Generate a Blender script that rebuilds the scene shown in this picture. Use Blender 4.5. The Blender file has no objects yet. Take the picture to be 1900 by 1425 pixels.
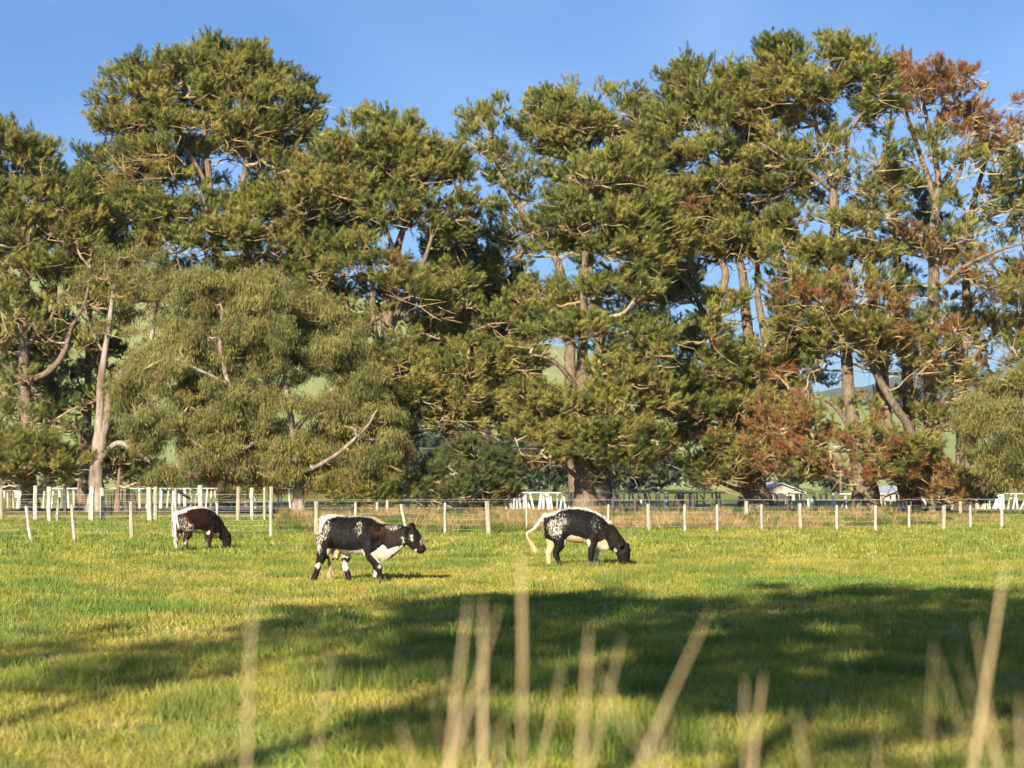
import bpy, math, random
import numpy as np
from mathutils import Vector

# ------------------------------------------------------------------ camera
F, CX, HY, CAMH = 3700.0, 950.0, 888.0, 1.8      # focal length (px), centre column, horizon row, eye height
SC = bpy.context.scene
COL = SC.collection
cam_d = bpy.data.cameras.new('camera')
cam = bpy.data.objects.new('camera', cam_d)
COL.objects.link(cam)
cam.location = (0, 0, CAMH)
cam.rotation_euler = (math.radians(90), 0, 0)
cam_d.sensor_width = 36.0
cam_d.lens = F / 1900 * 36
cam_d.shift_y = (HY - 712.5) / 1900
cam_d.clip_start, cam_d.clip_end = 0.1, 20000
cam_d.dof.use_dof = True
cam_d.dof.focus_distance = 46.0
cam_d.dof.aperture_fstop = 3.0
SC.camera = cam

# ------------------------------------------------------------------ sky and sun
SUN_AZ, SUN_EL = math.radians(17), math.radians(26)   # behind the camera, to its left
world = bpy.data.worlds.new('World')
SC.world = world
world.use_nodes = True
wn, wl = world.node_tree.nodes, world.node_tree.links
wn.clear()
sky = wn.new('ShaderNodeTexSky')
sky.sky_type = 'NISHITA'
sky.sun_disc = False
sky.sun_elevation = SUN_EL
sky.sun_rotation = math.pi + SUN_AZ
sky.altitude = 50
sky.air_density = 1.0
sky.dust_density = 0.6
sky.ozone_density = 4.0
bg = wn.new('ShaderNodeBackground')
bg.inputs['Strength'].default_value = 0.055
wo = wn.new('ShaderNodeOutputWorld')
tc = wn.new('ShaderNodeTexCoord')
mp = wn.new('ShaderNodeMapping')
mp.inputs['Scale'].default_value = (2.2, 2.2, 5.0)
mp.inputs['Rotation'].default_value = (0.25, 0.3, 0.4)
nz = wn.new('ShaderNodeTexNoise')
nz.inputs['Scale'].default_value = 2.0
nz.inputs['Detail'].default_value = 5
nz.inputs['Roughness'].default_value = 0.5
nz.inputs['Distortion'].default_value = 0.6
rp = wn.new('ShaderNodeMapRange')
rp.inputs['From Min'].default_value = 0.42
rp.inputs['From Max'].default_value = 0.8
rp.inputs['To Max'].default_value = 0.42
mx = wn.new('ShaderNodeMixRGB')
mx.inputs['Color2'].default_value = (8.6, 8.6, 9.0, 1)
wl.new(tc.outputs['Generated'], mp.inputs['Vector'])
wl.new(mp.outputs[0], nz.inputs['Vector'])
wl.new(nz.outputs['Fac'], rp.inputs['Value'])
wl.new(rp.outputs[0], mx.inputs['Fac'])
wl.new(sky.outputs[0], mx.inputs['Color1'])
hs = wn.new('ShaderNodeMixRGB')
hs.blend_type = 'MULTIPLY'
hs.inputs['Fac'].default_value = 1
hs.inputs['Color2'].default_value = (0.48, 0.69, 0.95, 1)
wl.new(mx.outputs[0], hs.inputs['Color1'])
wl.new(hs.outputs[0], bg.inputs['Color'])
wl.new(bg.outputs[0], wo.inputs['Surface'])

sun_d = bpy.data.lights.new('sun', 'SUN')
sun_d.energy = 5.0
sun_d.angle = math.radians(0.53)
sun_d.color = (1.0, 0.89, 0.71)
sun = bpy.data.objects.new('sun', sun_d)
COL.objects.link(sun)
SUN_V = Vector((math.sin(SUN_AZ) * math.cos(SUN_EL), math.cos(SUN_AZ) * math.cos(SUN_EL), -math.sin(SUN_EL)))
sun.rotation_euler = SUN_V.to_track_quat('-Z', 'Y').to_euler()
sun.location = (-20, -30, 40)

vs = SC.view_settings
vs.view_transform = 'Standard'
vs.look = 'None'
vs.exposure = 1.32
vs.gamma = 1.0
SC.render.engine = 'CYCLES'
SC.cycles.use_denoising = True
SC.cycles.use_adaptive_sampling = True
SC.cycles.adaptive_threshold = 0.03
SC.cycles.max_bounces = 3
SC.cycles.diffuse_bounces = 2
SC.cycles.transmission_bounces = 3
SC.cycles.sample_clamp_indirect = 4

# ------------------------------------------------------------------ helpers
def P(px, py, d):
    return np.array([(px - CX) / F * d, d, CAMH + (HY - py) / F * d])

def gdepth(py):
    return CAMH * F / (py - HY)

def rs(seed):
    return np.random.default_rng(seed)

def hash2(ix, iy, seed):
    h = (ix.astype(np.int64) * 374761393 + iy.astype(np.int64) * 668265263 + seed * 974634777) & 0x7fffffff
    h = ((h ^ (h >> 13)) * 1274126177) & 0x7fffffff
    return ((h ^ (h >> 16)) & 0xffff) / 65535.0

def vnoise(x, y, seed=0):
    ix, iy = np.floor(x), np.floor(y)
    fx, fy = x - ix, y - iy
    fx, fy = fx * fx * (3 - 2 * fx), fy * fy * (3 - 2 * fy)
    a, b = hash2(ix, iy, seed), hash2(ix + 1, iy, seed)
    c, d = hash2(ix, iy + 1, seed), hash2(ix + 1, iy + 1, seed)
    return (a * (1 - fx) + b * fx) * (1 - fy) + (c * (1 - fx) + d * fx) * fy

def fbm(x, y, seed=0, o=3):
    s, a, t = 0, 1.0, 0
    for k in range(o):
        s = s + a * vnoise(x * 2 ** k, y * 2 ** k, seed + k * 17)
        t += a
        a *= 0.5
    return s / t

def mesh_from(name, V, T, smooth=False):
    """triangle mesh from numpy arrays"""
    V = np.asarray(V, dtype=np.float32).reshape(-1, 3)
    T = np.asarray(T, dtype=np.int32).reshape(-1, 3)
    me = bpy.data.meshes.new(name)
    me.vertices.add(len(V))
    me.vertices.foreach_set('co', V.ravel())
    me.loops.add(T.size)
    me.loops.foreach_set('vertex_index', T.ravel())
    me.polygons.add(len(T))
    me.polygons.foreach_set('loop_start', np.arange(0, T.size, 3, dtype=np.int32))
    me.polygons.foreach_set('use_smooth', np.full(len(T), smooth, dtype=bool))
    me.update(calc_edges=True)
    return me

def fattr(me, name, vals, domain='FACE'):
    a = me.attributes.new(name, 'FLOAT', domain)
    a.data.foreach_set('value', np.asarray(vals, dtype=np.float32))

def link(name, me, mat=None, parent=None, loc=None):
    o = bpy.data.objects.new(name, me)
    if mat is not None and me is not None and not me.materials:
        me.materials.append(mat)
    COL.objects.link(o)
    if parent is not None:
        o.parent = parent
    if loc is not None:
        o.location = loc
    return o

def tag(o, label=None, cat=None, group=None, kind=None):
    if label: o['label'] = label
    if cat: o['category'] = cat
    if group: o['group'] = group
    if kind: o['kind'] = kind
    return o

def empty(name, loc):
    o = bpy.data.objects.new(name, None)
    COL.objects.link(o)
    o.location = loc
    o.empty_display_size = 0.3
    return o

class Geo:
    """collects triangles"""
    def __init__(self):
        self.V, self.T, self.n = [], [], 0
    def add(self, V, T):
        V = np.asarray(V, float).reshape(-1, 3)
        self.V.append(V)
        self.T.append(np.asarray(T, int).reshape(-1, 3) + self.n)
        self.n += len(V)
    def tube(self, pts, rad, n=6, cap=True, ell=None, bump=0.0, g=None):
        pts = np.asarray(pts, float)
        rad = np.asarray(rad, float)
        m = len(pts)
        tan = np.gradient(pts, axis=0)
        tan /= np.linalg.norm(tan, axis=1)[:, None] + 1e-9
        ref = np.array([0.0, 1.0, 0.0]) if abs(tan[m // 2][1]) < 0.9 else np.array([1.0, 0, 0])
        u = np.cross(tan, ref)
        u /= np.linalg.norm(u, axis=1)[:, None] + 1e-9
        w = np.cross(u, tan)
        a = np.linspace(0, 2 * math.pi, n, endpoint=False)
        R = rad[:, None] * np.ones((m, n))
        if bump and g is not None:
            R = R * (1 + bump * (g.random((m, n)) - 0.5) + bump * (g.random(n) - 0.5)[None, :])
        V = pts[:, None, :] + R[:, :, None] * (np.cos(a)[None, :, None] * u[:, None, :] + np.sin(a)[None, :, None] * w[:, None, :])
        V = V.reshape(-1, 3)
        T = []
        for i in range(m - 1):
            for j in range(n):
                k = (j + 1) % n
                p, q, r, s = i * n + j, i * n + k, (i + 1) * n + k, (i + 1) * n + j
                T += [(p, q, r), (p, r, s)]
        if cap:
            V = np.vstack([V, pts[0], pts[-1]])
            for j in range(n):
                k = (j + 1) % n
                T += [(m * n, k, j), (m * n + 1, (m - 1) * n + j, (m - 1) * n + k)]
        self.add(V, T)
    def box(self, lo, hi, taper=1.0, bev=0.0):
        x0, y0, z0 = lo
        x1, y1, z1 = hi
        cx, cy = (x0 + x1) / 2, (y0 + y1) / 2
        V = []
        for z, t in ((z0, 1), (z1, taper)):
            for x, y in ((x0, y0), (x1, y0), (x1, y1), (x0, y1)):
                V.append((cx + (x - cx) * t, cy + (y - cy) * t, z))
        T = [(0, 2, 1), (0, 3, 2), (4, 5, 6), (4, 6, 7)]
        for i in range(4):
            j = (i + 1) % 4
            T += [(i, j, j + 4), (i, j + 4, i + 4)]
        self.add(V, T)
    def mesh(self, name, smooth=False, off=None):
        V = np.vstack(self.V)
        if off is not None:
            V = V - np.asarray(off)
        return mesh_from(name, V, np.vstack(self.T), smooth)

def smooth_line(pts, n=6):
    """Catmull-Rom resampling of points with any number of columns"""
    p = np.asarray(pts, float)
    if len(p) == 2:
        t = np.linspace(0, 1, n + 1)[:, None]
        return p[0] * (1 - t) + p[1] * t
    q = np.vstack([2 * p[0] - p[1], p, 2 * p[-1] - p[-2]])
    out = []
    for i in range(1, len(q) - 2):
        for t in np.linspace(0, 1, n, endpoint=False):
            a, b, c, d = q[i - 1], q[i], q[i + 1], q[i + 2]
            out.append(0.5 * (2 * b + (c - a) * t + (2 * a - 5 * b + 4 * c - d) * t * t + (3 * b - a - 3 * c + d) * t ** 3))
    out.append(p[-1])
    return np.array(out)

def inside(poly, x, y):
    poly = np.asarray(poly, float)
    r = np.zeros(len(x), bool)
    j = len(poly) - 1
    for i in range(len(poly)):
        xi, yi = poly[i]
        xj, yj = poly[j]
        c = ((yi > y) != (yj > y)) & (x < (xj - xi) * (y - yi) / (yj - yi + 1e-12) + xi)
        r ^= c
        j = i
    return r

# ------------------------------------------------------------------ materials
def new_mat(name):
    m = bpy.data.materials.new(name)
    m.use_nodes = True
    nt = m.node_tree
    b = nt.nodes['Principled BSDF']
    b.inputs['Roughness'].default_value = 0.85
    b.inputs['Specular IOR Level'].default_value = 0.25
    return m, nt, nt.nodes, nt.links, b

def ramp(nodes, stops):
    r = nodes.new('ShaderNodeValToRGB')
    els = r.color_ramp.elements
    while len(els) < len(stops):
        els.new(0.5)
    for e, (p, c) in zip(els, stops):
        e.position = p
        e.color = (*c, 1)
    return r

def noise_node(nt, scale, detail=4, rough=0.55, vec=None, stretch=None, obj=True):
    n = nt.nodes.new('ShaderNodeTexNoise')
    n.inputs['Scale'].default_value = scale
    n.inputs['Detail'].default_value = detail
    n.inputs['Roughness'].default_value = rough
    t = nt.nodes.new('ShaderNodeTexCoord')
    src = t.outputs['Object']
    if not obj:
        gpos = nt.nodes.new('ShaderNodeNewGeometry')
        src = gpos.outputs['Position']
    if stretch:
        mpp = nt.nodes.new('ShaderNodeMapping')
        mpp.inputs['Scale'].default_value = stretch
        nt.links.new(src, mpp.inputs['Vector'])
        src = mpp.outputs[0]
    nt.links.new(src, n.inputs['Vector'])
    return n

def bump_to(nt, b, fac_out, strength=0.5, dist=0.02):
    bp = nt.nodes.new('ShaderNodeBump')
    bp.inputs['Strength'].default_value = strength
    bp.inputs['Distance'].default_value = dist
    nt.links.new(fac_out, bp.inputs['Height'])
    nt.links.new(bp.outputs[0], b.inputs['Normal'])

def noisy_mat(name, stops, scale, stretch=None, bump=0.0, dist=0.02, rough=0.85, detail=5, world_pos=False):
    m, nt, N, L, b = new_mat(name)
    n = noise_node(nt, scale, detail, 0.6, stretch=stretch, obj=not world_pos)
    r = ramp(N, stops)
    L.new(n.outputs['Fac'], r.inputs['Fac'])
    L.new(r.outputs[0], b.inputs['Base Color'])
    b.inputs['Roughness'].default_value = rough
    if bump:
        bump_to(nt, b, n.outputs['Fac'], bump, dist)
    return m

def foliage_mat(name, stops, dead=(0.34, 0.152, 0.070), trans=0.3, inst=True):
    m, nt, N, L, b = new_mat(name)
    a = N.new('ShaderNodeAttribute')
    a.attribute_type = 'INSTANCER' if inst else 'GEOMETRY'
    a.attribute_name = 'tone'
    av = N.new('ShaderNodeAttribute')
    av.attribute_name = 'leaf'
    ma = N.new('ShaderNodeMath')
    ma.operation = 'MULTIPLY_ADD'
    ma.inputs[1].default_value = 0.35
    L.new(av.outputs['Fac'], ma.inputs[0])
    L.new(a.outputs['Fac'], ma.inputs[2])
    r = ramp(N, stops)
    L.new(ma.outputs[0], r.inputs['Fac'])
    a2 = N.new('ShaderNodeAttribute')
    a2.attribute_type = a.attribute_type
    a2.attribute_name = 'dead'
    mixc = N.new('ShaderNodeMixRGB')
    mixc.inputs['Color2'].default_value = (*dead, 1)
    L.new(a2.outputs['Fac'], mixc.inputs['Fac'])
    L.new(r.outputs[0], mixc.inputs['Color1'])
    L.new(mixc.outputs[0], b.inputs['Base Color'])
    b.inputs['Roughness'].default_value = 0.6
    b.inputs['Specular IOR Level'].default_value = 0.3
    tr = N.new('ShaderNodeBsdfTranslucent')
    L.new(mixc.outputs[0], tr.inputs['Color'])
    ms = N.new('ShaderNodeMixShader')
    ms.inputs['Fac'].default_value = trans
    L.new(b.outputs[0], ms.inputs[1])
    L.new(tr.outputs[0], ms.inputs[2])
    L.new(ms.outputs[0], N['Material Output'].inputs['Surface'])
    return m

M = {}
M['pine'] = foliage_mat('pine_needles', [(0.0, (0.070, 0.095, 0.026)), (0.5, (0.215, 0.238, 0.054)), (1.0, (0.47, 0.42, 0.115))], trans=.45)
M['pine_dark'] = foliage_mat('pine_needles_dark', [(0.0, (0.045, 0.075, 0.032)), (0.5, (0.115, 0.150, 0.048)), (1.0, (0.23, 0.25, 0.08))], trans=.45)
M['gum'] = foliage_mat('gum_leaves', [(0.0, (0.10, 0.115, 0.040)), (0.5, (0.195, 0.205, 0.056)), (1.0, (0.36, 0.325, 0.095))], trans=.45)
M['wood_far'] = foliage_mat('far_woodland_leaves', [(0.0, (0.02, 0.032, 0.02)), (0.5, (0.05, 0.068, 0.036)), (1.0, (0.10, 0.115, 0.055))], inst=False)
M['bark'] = noisy_mat('pine_bark', [(0.25, (0.05, 0.036, 0.027)), (0.5, (0.16, 0.12, 0.082)), (0.75, (0.29, 0.235, 0.165))], 5.0, (2.2, 2.2, 0.5), 0.9, 0.08)
M['bark_pale'] = noisy_mat('lichen_bark', [(0.25, (0.14, 0.105, 0.07)), (0.5, (0.30, 0.25, 0.165)), (0.75, (0.44, 0.38, 0.25))], 4.0, (2.0, 2.0, 0.6), 0.7, 0.06)
M['twig'] = noisy_mat('twig_bark', [(0.3, (0.20, 0.14, 0.075)), (0.7, (0.48, 0.36, 0.19))], 2.0)
M['gum_bark'] = noisy_mat('gum_bark', [(0.3, (0.10, 0.062, 0.042)), (0.5, (0.22, 0.18, 0.14)), (0.7, (0.37, 0.33, 0.275))], 1.2, (2, 2, 0.5), 0.3, 0.03)
M['gum_red'] = noisy_mat('red_gum_bark', [(0.3, (0.09, 0.035, 0.022)), (0.6, (0.25, 0.11, 0.065)), (0.8, (0.40, 0.28, 0.2))], 1.6, (2, 2, 0.4), 0.5, 0.05)
M['bark_dark'] = noisy_mat('charred_bark', [(0.3, (0.02, 0.018, 0.016)), (0.7, (0.10, 0.085, 0.07))], 4.0, (2, 2, 0.5), 0.8, 0.06)
M['post'] = noisy_mat('weathered_post', [(0.25, (0.13, 0.11, 0.08)), (0.5, (0.29, 0.26, 0.19)), (0.75, (0.44, 0.40, 0.30))], 3.0, (8, 8, 0.8), 0.5, 0.01)
M['post_pale'] = noisy_mat('bleached_post', [(0.25, (0.17, 0.15, 0.12)), (0.5, (0.38, 0.35, 0.29)), (0.75, (0.56, 0.52, 0.45))], 3.0, (8, 8, 0.8), 0.5, 0.01)
M['post_dark'] = noisy_mat('dark_post', [(0.2, (0.03, 0.026, 0.022)), (0.8, (0.12, 0.10, 0.08))], 3.0, (8, 8, 0.8), 0.5, 0.01)
M['white'] = noisy_mat('white_paint', [(0.2, (0.6, 0.59, 0.55)), (0.6, (0.82, 0.82, 0.78))], 3.0, (3, 3, 1), 0.2, 0.005, 0.6)
M['roof'] = noisy_mat('shed_roof', [(0.3, (0.28, 0.28, 0.29)), (0.7, (0.46, 0.46, 0.47))], 1.0, (6, 1, 1), 0.2, 0.01, 0.5)
M['wire'] = noisy_mat('galvanised_wire', [(0.3, (0.30, 0.29, 0.27)), (0.7, (0.5, 0.49, 0.46))], 20.0, rough=0.5)
M['dead_grass'] = noisy_mat('dry_stalk', [(0.3, (0.40, 0.29, 0.14)), (0.7, (0.60, 0.47, 0.27))], 9.0, (3, 3, 0.6))

def grass_mat(name, trans=0.35):
    m, nt, N, L, b = new_mat(name)
    a = N.new('ShaderNodeAttribute')
    a.attribute_type = 'INSTANCER'
    a.attribute_name = 'tint'
    h = N.new('ShaderNodeAttribute')
    h.attribute_name = 'tone'
    mr = N.new('ShaderNodeMapRange')
    mr.inputs['To Min'].default_value = 0.62
    mr.inputs['To Max'].default_value = 1.38
    L.new(h.outputs['Fac'], mr.inputs['Value'])
    mul = N.new('ShaderNodeVectorMath')
    mul.operation = 'SCALE'
    L.new(a.outputs['Vector'], mul.inputs[0])
    L.new(mr.outputs[0], mul.inputs['Scale'])
    L.new(mul.outputs[0], b.inputs['Base Color'])
    b.inputs['Roughness'].default_value = 0.55
    tr = N.new('ShaderNodeBsdfTranslucent')
    L.new(mul.outputs[0], tr.inputs['Color'])
    ms = N.new('ShaderNodeMixShader')
    ms.inputs['Fac'].default_value = trans
    L.new(b.outputs[0], ms.inputs[1])
    L.new(tr.outputs[0], ms.inputs[2])
    L.new(ms.outputs[0], N['Material Output'].inputs['Surface'])
    return m
M['grass'] = grass_mat('grass_blades')

def ground_mat():
    m, nt, N, L, b = new_mat('paddock_soil_and_turf')
    n1 = noise_node(nt, 0.22, 5, 0.6, obj=False)
    n2 = noise_node(nt, 9.0, 6, 0.7, obj=False)
    r1 = ramp(N, [(0.3, (0.17, 0.21, 0.037)), (0.5, (0.23, 0.245, 0.043)), (0.68, (0.31, 0.27, 0.055))])
    L.new(n1.outputs['Fac'], r1.inputs['Fac'])
    r2 = ramp(N, [(0.3, (0.45, 0.45, 0.45)), (0.7, (1.15, 1.15, 1.15))])
    L.new(n2.outputs['Fac'], r2.inputs['Fac'])
    mm = N.new('ShaderNodeMixRGB')
    mm.blend_type = 'MULTIPLY'
    mm.inputs['Fac'].default_value = 1
    L.new(r1.outputs[0], mm.inputs['Color1'])
    L.new(r2.outputs[0], mm.inputs['Color2'])
    # leaf litter under the tree belt
    gp = N.new('ShaderNodeNewGeometry')
    sx = N.new('ShaderNodeSeparateXYZ')
    L.new(gp.outputs['Position'], sx.inputs[0])
    up = N.new('ShaderNodeMapRange')
    up.inputs['From Min'].default_value = 80
    up.inputs['From Max'].default_value = 88
    dn = N.new('ShaderNodeMapRange')
    dn.inputs['From Min'].default_value = 118
    dn.inputs['From Max'].default_value = 128
    dn.inputs['To Min'].default_value = 1
    dn.inputs['To Max'].default_value = 0
    L.new(sx.outputs['Y'], up.inputs['Value'])
    L.new(sx.outputs['Y'], dn.inputs['Value'])
    mu = N.new('ShaderNodeMath')
    mu.operation = 'MULTIPLY'
    L.new(up.outputs[0], mu.inputs[0])
    L.new(dn.outputs[0], mu.inputs[1])
    n3 = noise_node(nt, 0.35, 4, 0.6, obj=False)
    r3 = ramp(N, [(0.38, (0, 0, 0)), (0.58, (1, 1, 1))])
    L.new(n3.outputs['Fac'], r3.inputs['Fac'])
    mu2 = N.new('ShaderNodeMath')
    mu2.operation = 'MULTIPLY'
    L.new(mu.outputs[0], mu2.inputs[0])
    L.new(r3.outputs[0], mu2.inputs[1])
    m2 = N.new('ShaderNodeMixRGB')
    m2.inputs['Color2'].default_value = (0.15, 0.085, 0.042, 1)
    L.new(mu2.outputs[0], m2.inputs['Fac'])
    L.new(mm.outputs[0], m2.inputs['Color1'])
    L.new(m2.outputs[0], b.inputs['Base Color'])
    bump_to(nt, b, n2.outputs['Fac'], 0.6, 0.05)
    return m
M['ground'] = ground_mat()
M['hill'] = noisy_mat('hill_pasture', [(0.3, (0.19, 0.235, 0.075)), (0.5, (0.24, 0.275, 0.095)), (0.72, (0.30, 0.30, 0.125))], 0.018, None, 0.0, world_pos=True)
M['far_hill'] = noisy_mat('far_hill_bush', [(0.3, (0.03, 0.05, 0.035)), (0.7, (0.08, 0.11, 0.06))], 0.01, None, 0.0, world_pos=True)

# ------------------------------------------------------------------ ground, hills
def grid_mesh(name, xs, ys, zf, smooth=True):
    X, Y = np.meshgrid(xs, ys)
    Z = zf(X, Y)
    V = np.stack([X, Y, Z], -1).reshape(-1, 3)
    nx, ny = len(xs), len(ys)
    i, j = np.meshgrid(np.arange(nx - 1), np.arange(ny - 1))
    p = (j * nx + i).ravel()
    T = np.concatenate([np.stack([p, p + 1, p + nx + 1], 1), np.stack([p, p + nx + 1, p + nx], 1)])
    return mesh_from(name, V, T, smooth)

tag(link('ground', grid_mesh('ground', np.linspace(-3000, 3000, 41), np.concatenate([np.linspace(-600, 0, 7), np.linspace(25, 600, 24), np.linspace(800, 3000, 10)]), lambda X, Y: X * 0), M['ground']), kind='structure')

RIDGE = np.array([(-1500, 440), (-200, 468), (0, 476), (340, 492), (500, 520), (700, 556), (900, 615), (1100, 655), (1300, 692), (1500, 735), (1700, 772), (2000, 800), (3500, 850)], float)
def hill_z(X, Y):
    px = CX + X / 720.0 * F
    top = CAMH + (HY - np.interp(px, RIDGE[:, 0], RIDGE[:, 1])) / F * 720
    t = np.clip((Y - 300) / 420.0, 0, 1)
    prof = np.where(Y < 720, t * t * (3 - 2 * t) * 0.55 + t * 0.45, 1 - np.clip((Y - 720) / 900, 0, 1) * 0.5)
    n = fbm(X / 90.0, Y / 90.0, 5, 3) - 0.5
    return -0.5 + top * prof + n * 6 * np.clip(t, 0, 1) * (1 - 0.7 * np.exp(-((Y - 720) / 60.0) ** 2))
tag(link('hill', grid_mesh('hill', np.linspace(-420, 520, 120), np.linspace(298, 1500, 110), hill_z), M['hill']), kind='structure')
def far_z(X, Y):
    r = fbm(X / 420.0 + 3.1, X * 0 + 0.5, 9, 4)
    t = np.clip((Y - 2200) / 500.0, 0, 1)
    return -1 + (55 + 150 * r) * np.sin(t * math.pi * 0.5)
tag(link('far_hills', grid_mesh('far_hills', np.linspace(-2600, 2600, 160), np.linspace(2190, 2800, 12), far_z), M['far_hill']), kind='structure')

# ------------------------------------------------------------------ trees
def shoot_mesh(kind, k, seed):
    """one needle shoot (axis along z) or one spray of hanging leaves"""
    g = rs(seed + k)
    tri = []
    if kind == 'pine':
        n, Ls = 34, 0.40
        for i in range(n):
            s = (i / n) ** 0.8 * Ls
            a = i * 2.4 + g.uniform(-.5, .5)
            rad = np.array([math.cos(a), math.sin(a), 0])
            ln = g.uniform(.18, .30) * (1.0 - 0.2 * i / n)
            tip = np.array([0, 0, s]) + rad * ln * g.uniform(.5, .85) + np.array([0, 0, ln * g.uniform(.5, .95)])
            b0 = np.array([0, 0, s]) + rad * 0.01
            side = np.cross(rad, [0, 0, 1]) * 0.0135 * g.uniform(.8, 1.3) + np.array([0, 0, 1]) * g.uniform(-.012, .012)
            tri.append((b0 - side, b0 + side, tip))
    else:
        for i in range(22):
            b0 = g.normal(0, 1, 3) * np.array([.17, .17, .13])
            d = np.array([g.normal(0, .38), g.normal(0, .38), -1.0])
            d /= np.linalg.norm(d)
            ln = g.uniform(.18, .30)
            sd = np.cross(d, g.normal(0, 1, 3))
            sd = sd / np.linalg.norm(sd) * g.uniform(.012, .021)
            m = b0 + d * ln * .4
            tri.append((b0, m - sd, m + sd))
            tri.append((m + sd, m - sd, b0 + d * ln))
    tri = np.array(tri)
    me = mesh_from(kind + '_shoot', tri.reshape(-1, 3), np.arange(len(tri) * 3).reshape(-1, 3))
    if kind == 'pine':
        fattr(me, 'leaf', g.normal(0, .35, len(tri)))
    else:
        fattr(me, 'leaf', np.repeat(g.normal(0, .4, len(tri) // 2), 2))
    return me

SHOOTS = {(k, m): [] for k in ('pine', 'gum') for m in ('pine', 'pine_dark', 'gum')}
def shoots_for(kind, mat):
    if not SHOOTS[(kind, mat)]:
        for i in range(8):
            me = shoot_mesh(kind, i, 40)
            me.materials.append(M[mat])
            SHOOTS[(kind, mat)].append(me)
    return SHOOTS[(kind, mat)]

def set_on_points(name, meshes, pos, rot, scl, pick, attrs, mat, parent=None):
    """one object; small pieces set on points by geometry nodes"""
    me = bpy.data.meshes.new(name)
    me.vertices.add(len(pos))
    me.vertices.foreach_set('co', np.asarray(pos, np.float32).ravel())
    for nm, arr in (('rot', rot), ('scl', scl)):
        a = me.attributes.new(nm, 'FLOAT_VECTOR', 'POINT')
        a.data.foreach_set('vector', np.asarray(arr, np.float32).ravel())
    a = me.attributes.new('pick', 'INT', 'POINT')
    a.data.foreach_set('value', np.asarray(pick, np.int32))
    for nm, arr in attrs.items():
        arr = np.asarray(arr, np.float32)
        if arr.ndim == 2:
            a = me.attributes.new(nm, 'FLOAT_VECTOR', 'POINT')
            a.data.foreach_set('vector', arr.ravel())
        else:
            fattr(me, nm, arr, 'POINT')
    o = link(name, me, mat, parent)
    ng = bpy.data.node_groups.new(name, 'GeometryNodeTree')
    ng.interface.new_socket('Geometry', in_out='INPUT', socket_type='NodeSocketGeometry')
    ng.interface.new_socket('Geometry', in_out='OUTPUT', socket_type='NodeSocketGeometry')
    gi, go = ng.nodes.new('NodeGroupInput'), ng.nodes.new('NodeGroupOutput')
    inst = ng.nodes.new('GeometryNodeInstanceOnPoints')
    g2i = ng.nodes.new('GeometryNodeGeometryToInstance')
    L = ng.links.new
    for mm in reversed(meshes):
        oi = ng.nodes.new('GeometryNodeObjectInfo')
        oi.inputs['Object'].default_value = source_of(mm)
        L(oi.outputs['Geometry'], g2i.inputs[0])
    def named(nm, ty):
        n = ng.nodes.new('GeometryNodeInputNamedAttribute')
        n.data_type = ty
        n.inputs['Name'].default_value = nm
        return n.outputs['Attribute']
    L(gi.outputs[0], inst.inputs['Points'])
    L(g2i.outputs[0], inst.inputs['Instance'])
    inst.inputs['Pick Instance'].default_value = True
    L(named('pick', 'INT'), inst.inputs['Instance Index'])
    L(named('rot', 'FLOAT_VECTOR'), inst.inputs['Rotation'])
    L(named('scl', 'FLOAT_VECTOR'), inst.inputs['Scale'])
    L(inst.outputs[0], go.inputs[0])
    o.modifiers.new('scatter', 'NODES').node_group = ng
    return tag(o, kind='stuff')

SOURCES = {}
def source_of(me):
    if me.name not in SOURCES:
        SOURCES[me.name] = bpy.data.objects.new(me.name, me)
    return SOURCES[me.name]

N_TRI = [0]

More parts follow.
